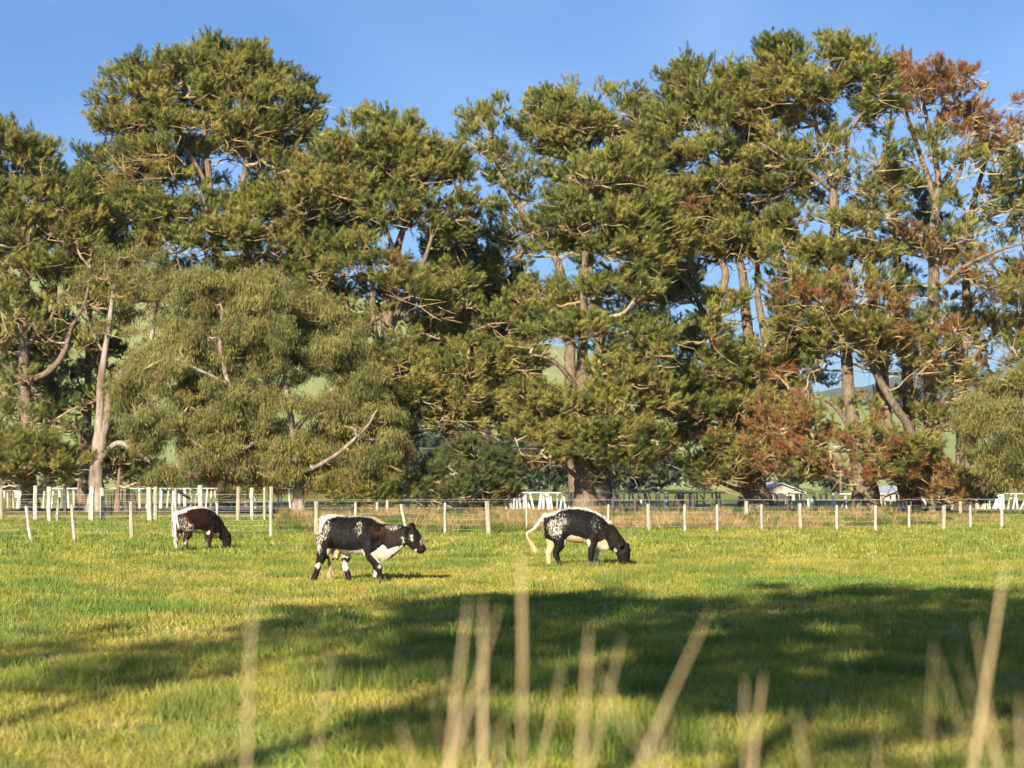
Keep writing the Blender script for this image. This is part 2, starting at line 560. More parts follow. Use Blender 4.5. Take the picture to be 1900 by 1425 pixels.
def tree(name, label, depth, stems, crowns, mat='pine', bark='bark', style='pine', seed=1, cat='tree', holes=(), group=None, dz=0.0, dead_top=None):
    """stems: lists of (px, py, width px[, depth offset]); crowns: dicts with an outline in photo pixels, pads per square metre"""
    g = rs(seed)
    k = depth / F
    bx = (stems[0][0][0] - CX) * k
    base = np.array([bx, depth, 0.0])
    root = empty(name, base)
    tag(root, label, cat, group)
    nodes = []          # (pos, stem weight) attach points
    trunk = Geo()
    for si, st in enumerate(stems):
        rows = []
        for q in st:
            p = P(q[0], q[1], depth)
            p[1] += q[3] if len(q) > 3 else 0
            rows.append((*p, q[2] * (0.44 if style == 'pine' else 0.46) * k))
        rows = np.array(rows)
        if si == 0:
            rows[0, 2] = -0.15
        line = smooth_line(rows, 5)
        wob = np.cumsum(g.normal(0, .03, (len(line), 3)), 0) * np.array([1, 1, .2])
        wob -= np.linspace(0, 1, len(wob))[:, None] * wob[-1]
        line[:, :3] += wob * np.clip(line[:, 3:4] * 4, .2, 1)
        if si == 0:      # root flare
            line[:, 3] *= 1 + 0.35 * np.exp(-np.maximum(line[:, 2], 0) / 0.5)
        else:
            line[:, 3] = np.maximum(line[:, 3], 0.02)
            line[-1, 3] = 0.008
        trunk.tube(line[:, :3], line[:, 3], 9, True, bump=0.16, g=g)
        for q in line[2:]:
            nodes.append(q)
    me = trunk.mesh('trunk', True, base)
    link('trunk', me, M[bark], root)
    N_TRI[0] += len(me.polygons)
    nodes = np.array(nodes)
    NP = nodes[:, :3]
    stem_len = np.zeros(len(NP))
    # --- pads of foliage filling the outlines
    pads = []
    for c in crowns:
        poly = np.array(c['o'], float)
        d0 = depth + c.get('dz', dz)
        kk = d0 / F
        xa, ya = poly.min(0)
        xb, yb = poly.max(0)
        area = 0.5 * abs(np.dot(poly[:, 0], np.roll(poly[:, 1], 1)) - np.dot(poly[:, 1], np.roll(poly[:, 0], 1))) * kk * kk
        n = max(3, int(area * c.get('n', 1.0) * DENSITY))
        got, tries = 0, 0
        rmin = c.get('gap', 0.62) * 0.6
        while got < n and tries < 60:
            tries += 1
            x = g.uniform(xa, xb, n)
            y = g.uniform(ya, yb, n)
            er = 12 if style == 'pine' else 7
            ok = inside(poly, x + g.normal(0, er, n), y - 1.3 * er + g.normal(0, er, n))
            for h in holes:
                ok &= ~inside(h, x, y)
            for xi, yi in zip(x[ok], y[ok]):
                xs = np.linspace(xa, xb, 60)
                row = inside(poly, xs, np.full(60, yi))
                xr = xs[row] if row.any() else np.array([xi])
                hw = max((xr.max() - xr.min()) / 2, 5)
                u = np.clip((xi - (xr.max() + xr.min()) / 2) / hw, -1, 1)
                half = min(hw * kk, c.get('deep', 3.6)) * 0.85
                dy = math.sqrt(1 - u * u) * half * np.sign(g.random() - .55) * g.random() ** .6
                if fbm(np.array([xi / 75.0]), np.array([yi / 30.0 + (dy > 0) * 9]), seed + 7, 2)[0] < c.get('gaps', .40):
                    continue
                p = P(xi, yi, d0)
                p[1] += dy
                if p[2] < 0.5:
                    continue
                if pads and np.min(np.linalg.norm(np.array([q[0] for q in pads]) - p, axis=1)) < rmin:
                    continue
                red = c.get('red', 0.005 if style == 'pine' else 0)
                patch = fbm(np.array([p[0] / 1.9]), np.array([p[2] / 1.5 + p[1]]), seed, 2)[0]
                pads.append((p, c.get('r', 1.05) * g.uniform(.5, 1.3), (2 if red > 1 else 1) * int(patch < .22 + red * .56 if red > .05 else g.random() < red), c.get('up', 0.7), (yi - ya) / (yb - ya), c.get('s', 1.0), c.get('fill', 1.0), c.get('bare', .6 if style == 'pine' else .25)))
                got += 1
                if got >= n:
                    break
    # --- limbs: each pad grows from the nearest wood
    pads.sort(key=lambda q: np.min(np.linalg.norm(NP - q[0], axis=1)))
    branches = []          # dict(line, parent, weight)
    owner = [-1] * len(NP)
    allp = [p for p in NP]
    cost0 = list(np.zeros(len(NP)))
    for (p, R, dead, upw, rel, ss, fill, bare) in pads:
        A = np.array(allp)
        dv = p - A
        dist = np.linalg.norm(dv, axis=1)
        hor = np.linalg.norm(dv[:, :2], axis=1)
        pen = np.maximum(0, -(dv[:, 2] - 0.15 * hor)) * 0.9 + np.maximum(0, dv[:, 2] - 1.3 * hor) * 0.35
        cst = dist + pen + 0.35 * np.array(cost0)
        i = int(np.argmin(cst))
        a = A[i]
        m1 = a + (p - a) * 0.35 + np.array([0, 0, -0.10 * hor[i]]) + g.normal(0, .06, 3) * dist[i] ** .5
        m2 = a + (p - a) * 0.72 + np.array([0, 0, -0.09 * hor[i]]) + g.normal(0, .07, 3) * dist[i] ** .5
        line = smooth_line(np.array([a, m1, m2, p]), 3)
        bi = len(branches)
        branches.append({'line': line, 'parent': owner[i], 'w': 1.0})
        j = owner[i]
        while j >= 0:
            branches[j]['w'] += 1
            j = branches[j]['parent']
        for t, q in enumerate(line[2:]):
            allp.append(q)
            owner.append(bi)
            cost0.append(cost0[i] + dist[i] * (t + 2) / len(line))
    twigs = Geo()
    for b in branches:
        r0 = 0.022 + 0.026 * math.sqrt(b['w'])
        rad = np.linspace(r0, 0.018 + 0.4 * (r0 - 0.018) * (b['w'] > 2), len(b['line']))
        if b['w'] >= 6 or (b['parent'] < 0 and b['w'] >= 3):
            gg = Geo()
            gg.tube(b['line'], rad, 5, False)
            me = gg.mesh('limb', True, base)
            link('limb', me, M['bark_pale' if bark == 'bark' else bark], root)
            N_TRI[0] += len(me.polygons)
        else:
            twigs.tube(b['line'], rad, 4, False)
    # --- twigs and shoots in each pad
    SP, SA, SS, ST, SD = [], [], [], [], []
    axis_xy = NP.mean(0)[:2]
    for (p, R, dead, upw, rel, ss, fill, bare) in pads:
        out = np.append(p[:2] - axis_xy, 0)
        ol = np.linalg.norm(out)
        out = out / (ol + 1e-6) * min(1, ol / 1.5)
        ptone = g.normal(0, .13)
        nt = max(2, int((5.4 if style == 'pine' else 7) * fill * (.75 if dead else 1) * g.uniform(.8, 1.2)))
        for t in range(nt):
            az = g.uniform(0, 2 * math.pi)
            d = np.array([math.cos(az), math.sin(az), 0]) + out * 0.55
            d[2] = g.uniform(-0.05, 0.6) if style == 'pine' else g.uniform(-.35, .75)
            d[2] += 0.35 * (1 - rel) * upw
            d /= np.linalg.norm(d)
            ln = R * g.uniform(.55, 1.1)
            bend = np.array([0, 0, (0.28 if style == 'pine' else -0.32) * ln * upw])
            q1 = p + d * ln * .5
            q2 = p + d * ln + bend
            twigs.tube(np.array([p, q1, q2]), [0.017, 0.012, 0.006], 3, False)
            nsh = max(2, int((15 if style == 'pine' else 12) * ln * (fill if style != 'pine' else 1)))
            tt = 0.30 + 0.72 * g.random(nsh) ** 0.75
            pos = ((1 - tt) ** 2)[:, None] * p + (2 * tt * (1 - tt))[:, None] * q1 + (tt ** 2)[:, None] * q2
            pos = pos + g.normal(0, .15 if style == 'pine' else .17, (nsh, 3))
            ax = d * 0.8 + np.array([0, 0, upw * (1.05 - .5 * rel)]) + g.normal(0, .42, (nsh, 3))
            SP.append(pos)
            SA.append(ax)
            SS.append(g.uniform(.6, 1.2, nsh) * ss)
            ST.append(np.clip(0.5 + ptone + g.normal(0, .21, nsh), 0, 1))
            ttone = g.normal(0, .14)
            ST[-1] = np.clip(ST[-1] + ttone, 0, 1)
            dd = np.full(nsh, (g.uniform(.3, 1.0) if dead == 1 else g.uniform(.65, 1.0)) if dead else (g.uniform(.08, .32) if g.random() < .05 + .16 * rel else 0.0))
            dd[g.random(nsh) < 0.012] = 0.5
            SD.append(dd)
        if style == 'pine' and rel < .4:
            for t in range(int(g.integers(1, 4))):
                d = g.normal(0, .22, 3) + out * .25 + np.array([0, 0, 1.0])
                d /= np.linalg.norm(d)
                ln = R * g.uniform(.4, .85)
                nsh = 6
                tt = np.linspace(.35, 1.0, nsh)[:, None]
                a0 = p + g.normal(0, .35, 3) * np.array([1, 1, .2])
                twigs.tube(np.array([a0, a0 + d * ln]), [.018, .008], 3, False)
                SP.append(a0 + d * ln * tt + g.normal(0, .04, (nsh, 3)))
                SA.append(np.tile(d, (nsh, 1)) + g.normal(0, .18, (nsh, 3)))
                SS.append(g.uniform(.6, .9, nsh) * ss)
                ST.append(np.clip(0.5 + ptone + g.normal(0, .21, nsh), 0, 1))
                SD.append(np.full(nsh, .8 if dead else 0.0))
        # bare dead twigs showing through the needles
        for t in range(int(6 * bare)):
            d = g.normal(0, 1, 3) * np.array([1, 1, .45]) + out * .5
            d /= np.linalg.norm(d)
            ln = R * g.uniform(.7, 1.5)
            a = p - np.array([0, 0, .25 * R])
            m = a + d * ln * .55 + g.normal(0, .06, 3)
            twigs.tube(np.array([a, m, a + d * ln + g.normal(0, .12, 3)]), [.024, .017, .009], 3, False)
    SP, SA = np.vstack(SP), np.vstack(SA)
    SS, ST, SD = np.concatenate(SS), np.concatenate(ST), np.concatenate(SD)
    if style == 'gum':
        SA = np.tile([0, 0, 1.0], (len(SP), 1)) + g.normal(0, .15, (len(SP), 3))
    SA = SA / np.linalg.norm(SA, axis=1)[:, None]
    rot = np.stack([np.zeros(len(SP)), np.arccos(np.clip(SA[:, 2], -1, 1)), np.arctan2(SA[:, 1], SA[:, 0])], 1)
    set_on_points('crown', shoots_for(style, mat), SP - base, rot, np.repeat(SS[:, None], 3, 1), g.integers(0, 8, len(SP)), {'tone': ST, 'dead': SD}, M[mat], root)
    N_TRI[0] += len(SP)
    if twigs.V:
        me = twigs.mesh('twigs', False, base)
        tag(link('twigs', me, M['twig'], root), kind='stuff')
        N_TRI[0] += len(me.polygons)
    return root

DENSITY = 2.5
TREES = {}
TREES['left'] = tree('pine_tree', 'bare-stemmed pine at the left picture edge with a thick upswept limb', 110,
    [[(58, 950, 36), (55, 900, 30), (54, 790, 26), (50, 700, 22), (48, 620, 18), (50, 540, 15), (55, 460, 11), (45, 380, 8), (40, 290, 5)],
     [(58, 705, 15), (95, 690, 14, -.6), (125, 655, 12, -1.0), (140, 610, 10, -1.2), (165, 565, 8, -1.2), (175, 500, 5, -1)],
     [(46, 715, 11), (20, 685, 9, -.8), (-20, 660, 7, -1.4), (-60, 600, 5, -1.6)],
     [(50, 640, 10), (85, 600, 8, .6), (95, 560, 7, .8), (100, 500, 5, .9)]],
    [dict(o=[(-100, 530), (190, 510), (210, 800), (-100, 780)], n=.3, fill=.5, bare=1.0),
     dict(o=[(-150, 420), (-130, 280), (-20, 245), (30, 235), (75, 258), (112, 295), (135, 335), (160, 400), (185, 450), (170, 500), (120, 520), (60, 540), (10, 525), (-60, 560), (-150, 540)], n=1.15),
     dict(o=[(-100, 790), (0, 765), (60, 800), (130, 805), (190, 840), (150, 880), (60, 895), (-100, 890)], n=1.0, dz=-2)], seed=11)
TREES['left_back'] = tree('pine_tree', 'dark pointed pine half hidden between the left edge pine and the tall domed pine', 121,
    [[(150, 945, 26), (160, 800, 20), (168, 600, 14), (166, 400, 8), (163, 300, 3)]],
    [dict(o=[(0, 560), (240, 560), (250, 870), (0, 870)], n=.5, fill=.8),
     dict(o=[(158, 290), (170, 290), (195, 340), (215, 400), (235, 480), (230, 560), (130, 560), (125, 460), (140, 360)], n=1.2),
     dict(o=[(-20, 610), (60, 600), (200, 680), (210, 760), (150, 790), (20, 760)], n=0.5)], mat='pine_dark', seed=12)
TREES['dome'] = tree('pine_tree', 'tall round-topped pine with forked upper trunk rising behind the gum', 114,
    [[(420, 950, 40), (417, 890, 34), (408, 740, 30), (403, 600, 25), (397, 500, 23), (393, 430, 20), (385, 340, 14), (380, 260, 10), (372, 160, 5)],
     [(395, 450, 16), (430, 395, 14, -.4), (452, 340, 12, -.6), (456, 290, 10, -.5), (448, 220, 7), (452, 150, 4)],
     [(388, 400, 9), (360, 330, 8, .5), (310, 312, 6, .8), (260, 320, 4, .9)],
     [(386, 345, 9), (340, 270, 7, -.6), (280, 232, 5, -1), (220, 220, 3, -1.2)],
     [(404, 560, 9), (350, 520, 7, -.8), (330, 470, 5, -1)]],
    [dict(o=[(240, 250), (560, 250), (560, 380), (200, 380)], n=.8, fill=.6, bare=1.1),
     dict(o=[(190, 400), (340, 440), (330, 560), (230, 560)], n=.7, fill=.7),
     dict(o=[(240, 125), (290, 108), (350, 88), (430, 92), (480, 104), (520, 120), (545, 160), (570, 180), (602, 205), (600, 235), (550, 265), (500, 275), (430, 290), (340, 265), (280, 250), (230, 255), (195, 235), (195, 165), (215, 185), (245, 200)], n=1.5),
     dict(o=[(225, 260), (320, 290), (340, 330), (300, 360), (230, 350), (220, 300)], n=0.9, fill=.7),
     dict(o=[(460, 300), (540, 270), (560, 340), (500, 360), (460, 340)], n=0.7, fill=.7),
     dict(o=[(175, 320), (240, 300), (320, 350), (400, 370), (480, 370), (560, 400), (600, 450), (520, 480), (440, 500), (390, 470), (300, 520), (235, 500), (200, 440), (170, 370)], n=1.15)], seed=13,
    holes=[[(355, 298), (440, 292), (450, 330), (400, 340)], [(300, 450), (345, 455), (345, 495), (300, 495)]])
TREES['pale_gum'] = tree('gum_tree', 'pale-trunked gum with sparse leaves and red-brown flaking base, left of the cattle', 107,
    [[(176, 952, 34), (180, 905, 28), (183, 850, 25), (184, 790, 18), (188, 720, 15), (196, 650, 12), (205, 580, 9), (215, 510, 6), (222, 470, 4)],
     [(186, 860, 18), (200, 790, 17, -.5), (208, 735, 15, -.8), (222, 700, 12, -.9), (235, 690, 9, -1)],
     [(222, 705, 9, -.9), (262, 672, 10, -.4), (275, 640, 9, 0), (285, 590, 8, .2), (300, 540, 5, .2), (345, 500, 3, .2)],
     [(188, 850, 13), (225, 823, 12, -1.2), (265, 838, 11, -2), (300, 862, 10, -2.4), (325, 895, 9, -2.6), (352, 915, 7, -2.8), (372, 926, 5, -3)],
     [(196, 660, 6), (170, 620, 5, .4), (150, 560, 4, .6)]],
    [dict(o=[(130, 560), (160, 480), (230, 430), (330, 460), (345, 530), (300, 600), (240, 600), (190, 620), (150, 640)], n=0.55, fill=.6),
     dict(o=[(215, 600), (300, 560), (320, 640), (260, 700), (220, 690)], n=0.5, fill=.6)], mat='gum', bark='gum_bark', style='gum', seed=14)
TREES['gum'] = tree('gum_tree', 'broad dome-shaped gum with drooping olive leaves in front of the tall pines', 102,
    [[(556, 950, 28), (557, 905, 22), (553, 850, 18), (545, 790, 14), (535, 735, 11), (530, 690, 8), (520, 620, 6), (500, 560, 4)],
     [(553, 860, 14), (500, 815, 12, -.8), (460, 770, 11, -1.2), (430, 710, 9, -1.4), (415, 640, 8, -1.5), (420, 580, 6, -1.5), (400, 540, 4, -1.2)],
     [(545, 800, 11), (590, 745, 10, .6), (640, 690, 8, 1), (660, 640, 5, 1)],
     [(490, 812, 8, -.8), (430, 850, 7, -1.8), (370, 820, 6, -2), (300, 760, 5, -2)],
     [(440, 720, 7, -1.4), (380, 690, 6, -2), (330, 670, 5, -2.2), (280, 690, 3, -2.2)],
     [(556, 880, 10), (620, 850, 8, -1.2), (680, 800, 6, -1.6), (705, 760, 4, -1.6)]],
    [dict(o=[(330, 518), (380, 500), (450, 500), (510, 512), (550, 545), (610, 560), (660, 600), (685, 680), (650, 690), (600, 670), (520, 660), (440, 650), (360, 660), (300, 640), (270, 650), (300, 600), (310, 555)], n=1.35, r=1.0, deep=3.2),
     dict(o=[(240, 690), (300, 650), (420, 670), (500, 700), (510, 760), (480, 860), (400, 885), (350, 890), (300, 870), (255, 800), (228, 755)], n=1.35, r=1.0, deep=3.2),
     dict(o=[(630, 690), (690, 690), (720, 740), (730, 830), (718, 890), (660, 900), (600, 885), (560, 800), (600, 760)], n=1.35, r=1.0, deep=2.8),
     dict(o=[(440, 830), (560, 800), (600, 880), (520, 910), (450, 900)], n=1.1, r=.95), dict(o=[(480, 640), (660, 660), (640, 800), (480, 800)], n=.7, r=.95, fill=.8)], mat='gum', bark='gum_bark', style='gum', seed=15,
    holes=[[(525, 705), (600, 705), (610, 738), (540, 745)]])
TREES['mid'] = tree('pine_tree', 'broad green pine behind the gum with several golden upright limbs', 113,
    [[(690, 950, 42), (698, 870, 34), (704, 790, 30), (712, 670, 27), (724, 570, 21), (735, 480, 16), (748, 420, 12), (768, 340, 8), (770, 260, 4)],
     [(710, 690, 18), (690, 600, 15, .5), (688, 510, 12, .6), (668, 420, 8, .6), (650, 320, 5, .4)],
     [(716, 640, 14), (750, 560, 12, -.6), (790, 480, 9, -1), (815, 390, 6, -1)],
     [(704, 830, 14), (745, 795, 12, -1.2), (800, 772, 9, -1.8), (870, 770, 7, -2), (940, 780, 4, -2)],
     [(702, 850, 12), (740, 815, 9, -2), (800, 800, 6, -2.6)],
     [(735, 480, 9), (700, 400, 7, -1), (610, 330, 5, -1.4)]],
    [dict(o=[(690, 650), (850, 640), (930, 720), (850, 800), (720, 790)], n=.9, dz=-2, up=.4, bare=1.2), dict(o=[(720, 800), (860, 790), (860, 860), (740, 880)], n=.6, dz=-2, up=.2, fill=.6, bare=1.5),
     dict(o=[(560, 540), (880, 540), (990, 690), (880, 770), (690, 800)], n=.6, fill=.7, bare=1.0),
     dict(o=[(500, 300), (545, 275), (600, 258), (622, 228), (680, 222), (730, 214), (765, 242), (785, 270), (820, 252), (840, 285), (862, 340), (868, 400), (870, 460), (800, 420), (760, 400), (700, 420), (640, 430), (570, 430), (520, 380)], n=1.6),
     dict(o=[(530, 420), (600, 440), (690, 450), (790, 450), (870, 480), (860, 560), (780, 560), (720, 540), (640, 580), (560, 560), (520, 500)], n=1.0, red=.05),
     dict(o=[(640, 590), (720, 600), (850, 580), (880, 640), (990, 640), (985, 690), (900, 745), (800, 760), (740, 750), (690, 690)], n=0.95, red=.03, up=.4)], seed=16,
    holes=[[(680, 440), (780, 430), (790, 480), (700, 490)], [(690, 600), (730, 590), (730, 660), (690, 660)]])
TREES['spire'] = tree('pine_tree', 'thin leaning spire-topped pine standing clear against the sky at picture centre', 119,
    [[(1070, 945, 34), (1062, 760, 28), (1055, 620, 24), (1048, 550, 21), (1033, 485, 18), (1000, 435, 15), (969, 398, 13), (930, 335, 10), (914, 270, 7), (914, 172, 2)]],
    [dict(o=[(960, 400), (1040, 420), (1060, 620), (960, 640)], n=.5, fill=.6, bare=1.2),
     dict(o=[(914, 170), (926, 205), (946, 240), (950, 275), (985, 300), (1005, 320), (985, 365), (955, 380), (925, 380), (890, 330), (860, 275), (870, 235), (896, 205)], n=1.15, r=.75, fill=.8, gap=.45),
     dict(o=[(900, 370), (960, 400), (1000, 470), (1000, 560), (940, 560), (890, 480), (880, 400)], n=0.55, fill=.6)], seed=17)
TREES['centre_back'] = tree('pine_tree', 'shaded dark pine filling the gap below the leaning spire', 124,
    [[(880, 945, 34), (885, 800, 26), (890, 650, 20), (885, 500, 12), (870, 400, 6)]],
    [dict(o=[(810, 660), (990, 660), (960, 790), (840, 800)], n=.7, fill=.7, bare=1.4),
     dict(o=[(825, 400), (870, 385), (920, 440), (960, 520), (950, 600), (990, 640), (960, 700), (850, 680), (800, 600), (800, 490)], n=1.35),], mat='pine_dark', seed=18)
TREES['round'] = tree('pine_tree', 'olive rounded pine crown right of the leaning spire', 121,
    [[(1120, 945, 36), (1115, 700, 26), (1095, 520, 18), (1070, 400, 13), (1056, 320, 9), (1055, 250, 5)],
     [(1080, 440, 10), (1120, 330, 7, .5), (1140, 230, 4, .5)]],
    [dict(o=[(985, 195), (1020, 172), (1050, 184), (1080, 168), (1130, 162), (1170, 184), (1190, 215), (1200, 270), (1160, 340), (1100, 360), (1040, 330), (1010, 290), (965, 250), (958, 220), (985, 230)], n=1.5)], seed=19)
TREES['thick'] = tree('pine_tree', 'thick-trunked pine with layered boughs behind the right grazing cow', 105,
    [[(1085, 958, 48), (1086, 905, 43), (1081, 850, 38), (1083, 750, 27), (1080, 665, 22), (1084, 560, 17), (1090, 450, 14), (1098, 350, 6)],
     [(1078, 735, 12), (1050, 695, 10, -.6), (1020, 668, 8, -.9), (985, 660, 5, -1)],
     [(1084, 720, 11), (1105, 680, 9, -.5), (1118, 640, 7, -.7), (1130, 590, 5, -.7)],
     [(1088, 880, 14), (1115, 860, 12, -.8), (1170, 845, 9, -1.4), (1230, 830, 6, -1.8)],
     [(1075, 890, 11), (1040, 865, 9, -1), (1000, 850, 6, -1.5), (965, 845, 3, -1.8)]],
    [dict(o=[(1000, 610), (1130, 600), (1130, 700), (1040, 700)], n=.7, fill=.6, dz=-2, up=.4),
     dict(o=[(1000, 730), (1160, 725), (1160, 850), (1010, 850)], n=1.1, dz=-2.5, up=.45), dict(o=[(950, 560), (1020, 580), (1010, 640), (940, 640)], n=.8),
     dict(o=[(1000, 600), (1240, 580), (1250, 700), (1130, 700)], n=.5, fill=.6, bare=1.0), dict(o=[(1090, 840), (1240, 820), (1250, 890), (1130, 890)], n=.7, fill=.7, dz=-1.5, up=.4),
     dict(o=[(1020, 335), (1100, 292), (1160, 292), (1200, 330), (1240, 420), (1225, 480), (1205, 560), (1230, 610), (1120, 620), (1060, 620), (1010, 600), (1000, 560), (1030, 500), (1010, 440)], n=1.35, up=.55),
     dict(o=[(960, 715), (1020, 700), (1100, 690), (1240, 680), (1235, 760), (1240, 820), (1190, 850), (1130, 850), (1100, 820), (1040, 830), (990, 800), (950, 755)], n=1.35, up=.5),
     dict(o=[(1140, 600), (1230, 610), (1245, 690), (1150, 700)], n=1.0, up=.5),
     dict(o=[(975, 840), (1060, 850), (1060, 885), (985, 880)], n=0.6, red=.5, fill=.5)], seed=20,
    holes=[[(975, 640), (1060, 630), (1105, 640), (1105, 720), (1060, 745), (980, 700)]])
TREES['multi'] = tree('pine_tree', 'many-stemmed pine with a wide rooted butt, second trunk group from the right', 113,
    [[(1402, 952, 72), (1396, 890, 56), (1400, 800, 36), (1385, 700, 28), (1380, 600, 24), (1372, 516, 20), (1356, 440, 16), (1322, 330, 12), (1290, 220, 7), (1285, 150, 4)],
     [(1394, 860, 32), (1372, 790, 29, -.4), (1345, 725, 27, -.7), (1326, 651, 26, -.9), (1325, 570, 21, -.9), (1340, 505, 16, -.8), (1305, 440, 11, -.8), (1250, 360, 7, -.6)],
     [(1402, 820, 26), (1430, 700, 22, .6), (1418, 600, 17, .8), (1408, 500, 12, .8), (1425, 390, 7, .6)],
     [(1322, 640, 14, -.9), (1290, 560, 10, -1.4), (1258, 520, 7, -1.6), (1220, 490, 4, -1.6)],
     [(1324, 690, 12, -.8), (1280, 650, 10, -1.5), (1240, 625, 7, -1.8), (1190, 610, 4, -2)],
     [(1396, 900, 16), (1350, 880, 13, -1.5), (1310, 862, 10, -2.2), (1270, 860, 5, -2.6)],
     [(1396, 915, 13), (1360, 908, 10, -2), (1320, 895, 8, -3), (1270, 893, 5, -3.4)],
     [(1404, 890, 16), (1440, 862, 12, -1.2), (1480, 850, 8, -2), (1530, 820, 5, -2.4)]],
    [dict(o=[(1240, 560), (1400, 540), (1480, 640), (1480, 780), (1300, 780)], n=.7, dz=-2.5, up=.45, red=.04, fill=.8),
     dict(o=[(1230, 470), (1450, 470), (1490, 700), (1400, 790), (1240, 720)], n=.5, fill=.6, red=.06, bare=1.0), dict(o=[(1300, 800), (1480, 790), (1530, 870), (1440, 900), (1290, 890)], n=.7, fill=.6, red=.3, bare=1.4, dz=-2.5, up=.3),
     dict(o=[(1207, 155), (1260, 132), (1310, 134), (1350, 144), (1375, 172), (1400, 240), (1420, 330), (1440, 400), (1440, 470), (1390, 470), (1330, 490), (1290, 480), (1240, 460), (1200, 400), (1150, 380), (1120, 320), (1200, 270), (1212, 200)], n=1.55, deep=4.2),
     dict(o=[(1200, 500), (1290, 480), (1330, 520), (1300, 600), (1210, 600)], n=0.9, up=.5),
     dict(o=[(1240, 690), (1320, 690), (1360, 760), (1380, 830), (1330, 880), (1260, 870), (1240, 800)], n=1.2, up=.5, dz=-2, red=.05),
     dict(o=[(1380, 560), (1440, 540), (1470, 620), (1440, 700), (1400, 650)], n=0.5, red=.4)], seed=21,
    holes=[[(1360, 500), (1430, 500), (1430, 640), (1360, 640)]])
TREES['tall'] = tree('pine_tree', 'tallest pine on the right with pale forked trunk and green flat top', 108,
    [[(1605, 962, 60), (1606, 905, 52), (1592, 830, 32), (1572, 710, 25), (1562, 600, 23), (1552, 480, 21), (1549, 400, 20), (1545, 340, 16), (1525, 290, 12), (1513, 230, 8), (1500, 150, 4)],
     [(1606, 890, 32), (1640, 770, 24, .5), (1637, 650, 23, .7), (1620, 500, 22, .8), (1616, 420, 18, .8), (1626, 330, 13, .8), (1650, 260, 8, .8), (1660, 190, 4, .8)],
     [(1700, 945, 26), (1690, 815, 20), (1652, 755, 18, -.6), (1612, 685, 16, -1), (1588, 620, 11, -1.2), (1560, 560, 6, -1.2)],
     [(1680, 930, 24), (1652, 800, 22, .4), (1645, 690, 18, .6), (1660, 600, 12, .8), (1690, 520, 7, .8)],
     [(1547, 350, 12), (1565, 300, 11, -.5), (1572, 250, 9, -.6), (1600, 210, 6, -.6), (1640, 180, 4, -.6)],
     [(1549, 360, 11), (1500, 325, 9, -.8), (1450, 300, 6, -1.2), (1400, 270, 4, -1.4)],
     [(1600, 890, 16), (1570, 800, 11, -1.4), (1530, 750, 9, -2), (1475, 735, 5, -2.4)]],
    [dict(o=[(1480, 230), (1660, 210), (1660, 420), (1480, 420)], n=.5, fill=.5, bare=1.1),
     dict(o=[(1420, 440), (1660, 440), (1710, 700), (1600, 770), (1440, 740)], n=.36, fill=.6, red=.3, bare=1.2),
     dict(o=[(1365, 135), (1400, 104), (1450, 96), (1500, 78), (1560, 82), (1600, 102), (1630, 118), (1645, 150), (1650, 190), (1600, 220), (1540, 220), (1480, 230), (1420, 230), (1380, 195)], n=1.6, deep=3.4),
     dict(o=[(1420, 240), (1500, 250), (1490, 330), (1500, 400), (1420, 440), (1400, 370)], n=1.0),
     dict(o=[(1590, 240), (1650, 240), (1650, 330), (1640, 400), (1600, 380)], n=0.5, fill=.7),
     dict(o=[(1440, 420), (1530, 400), (1600, 420), (1650, 440), (1640, 480), (1560, 490), (1450, 480)], n=1.0),
     dict(o=[(1450, 515), (1520, 500), (1600, 540), (1660, 580), (1700, 620), (1690, 660), (1600, 650), (1520, 620), (1460, 575)], n=1.3, red=.75, dz=-2.0, fill=.85),
     dict(o=[(1415, 760), (1450, 730), (1520, 770), (1560, 790), (1640, 800), (1720, 815), (1745, 850), (1690, 885), (1560, 885), (1450, 885), (1400, 850)], n=1.25, red=.68, dz=-3.0, fill=.85, up=.4)], seed=22,
    holes=[[(1560, 250), (1625, 250), (1630, 300), (1570, 320)]])
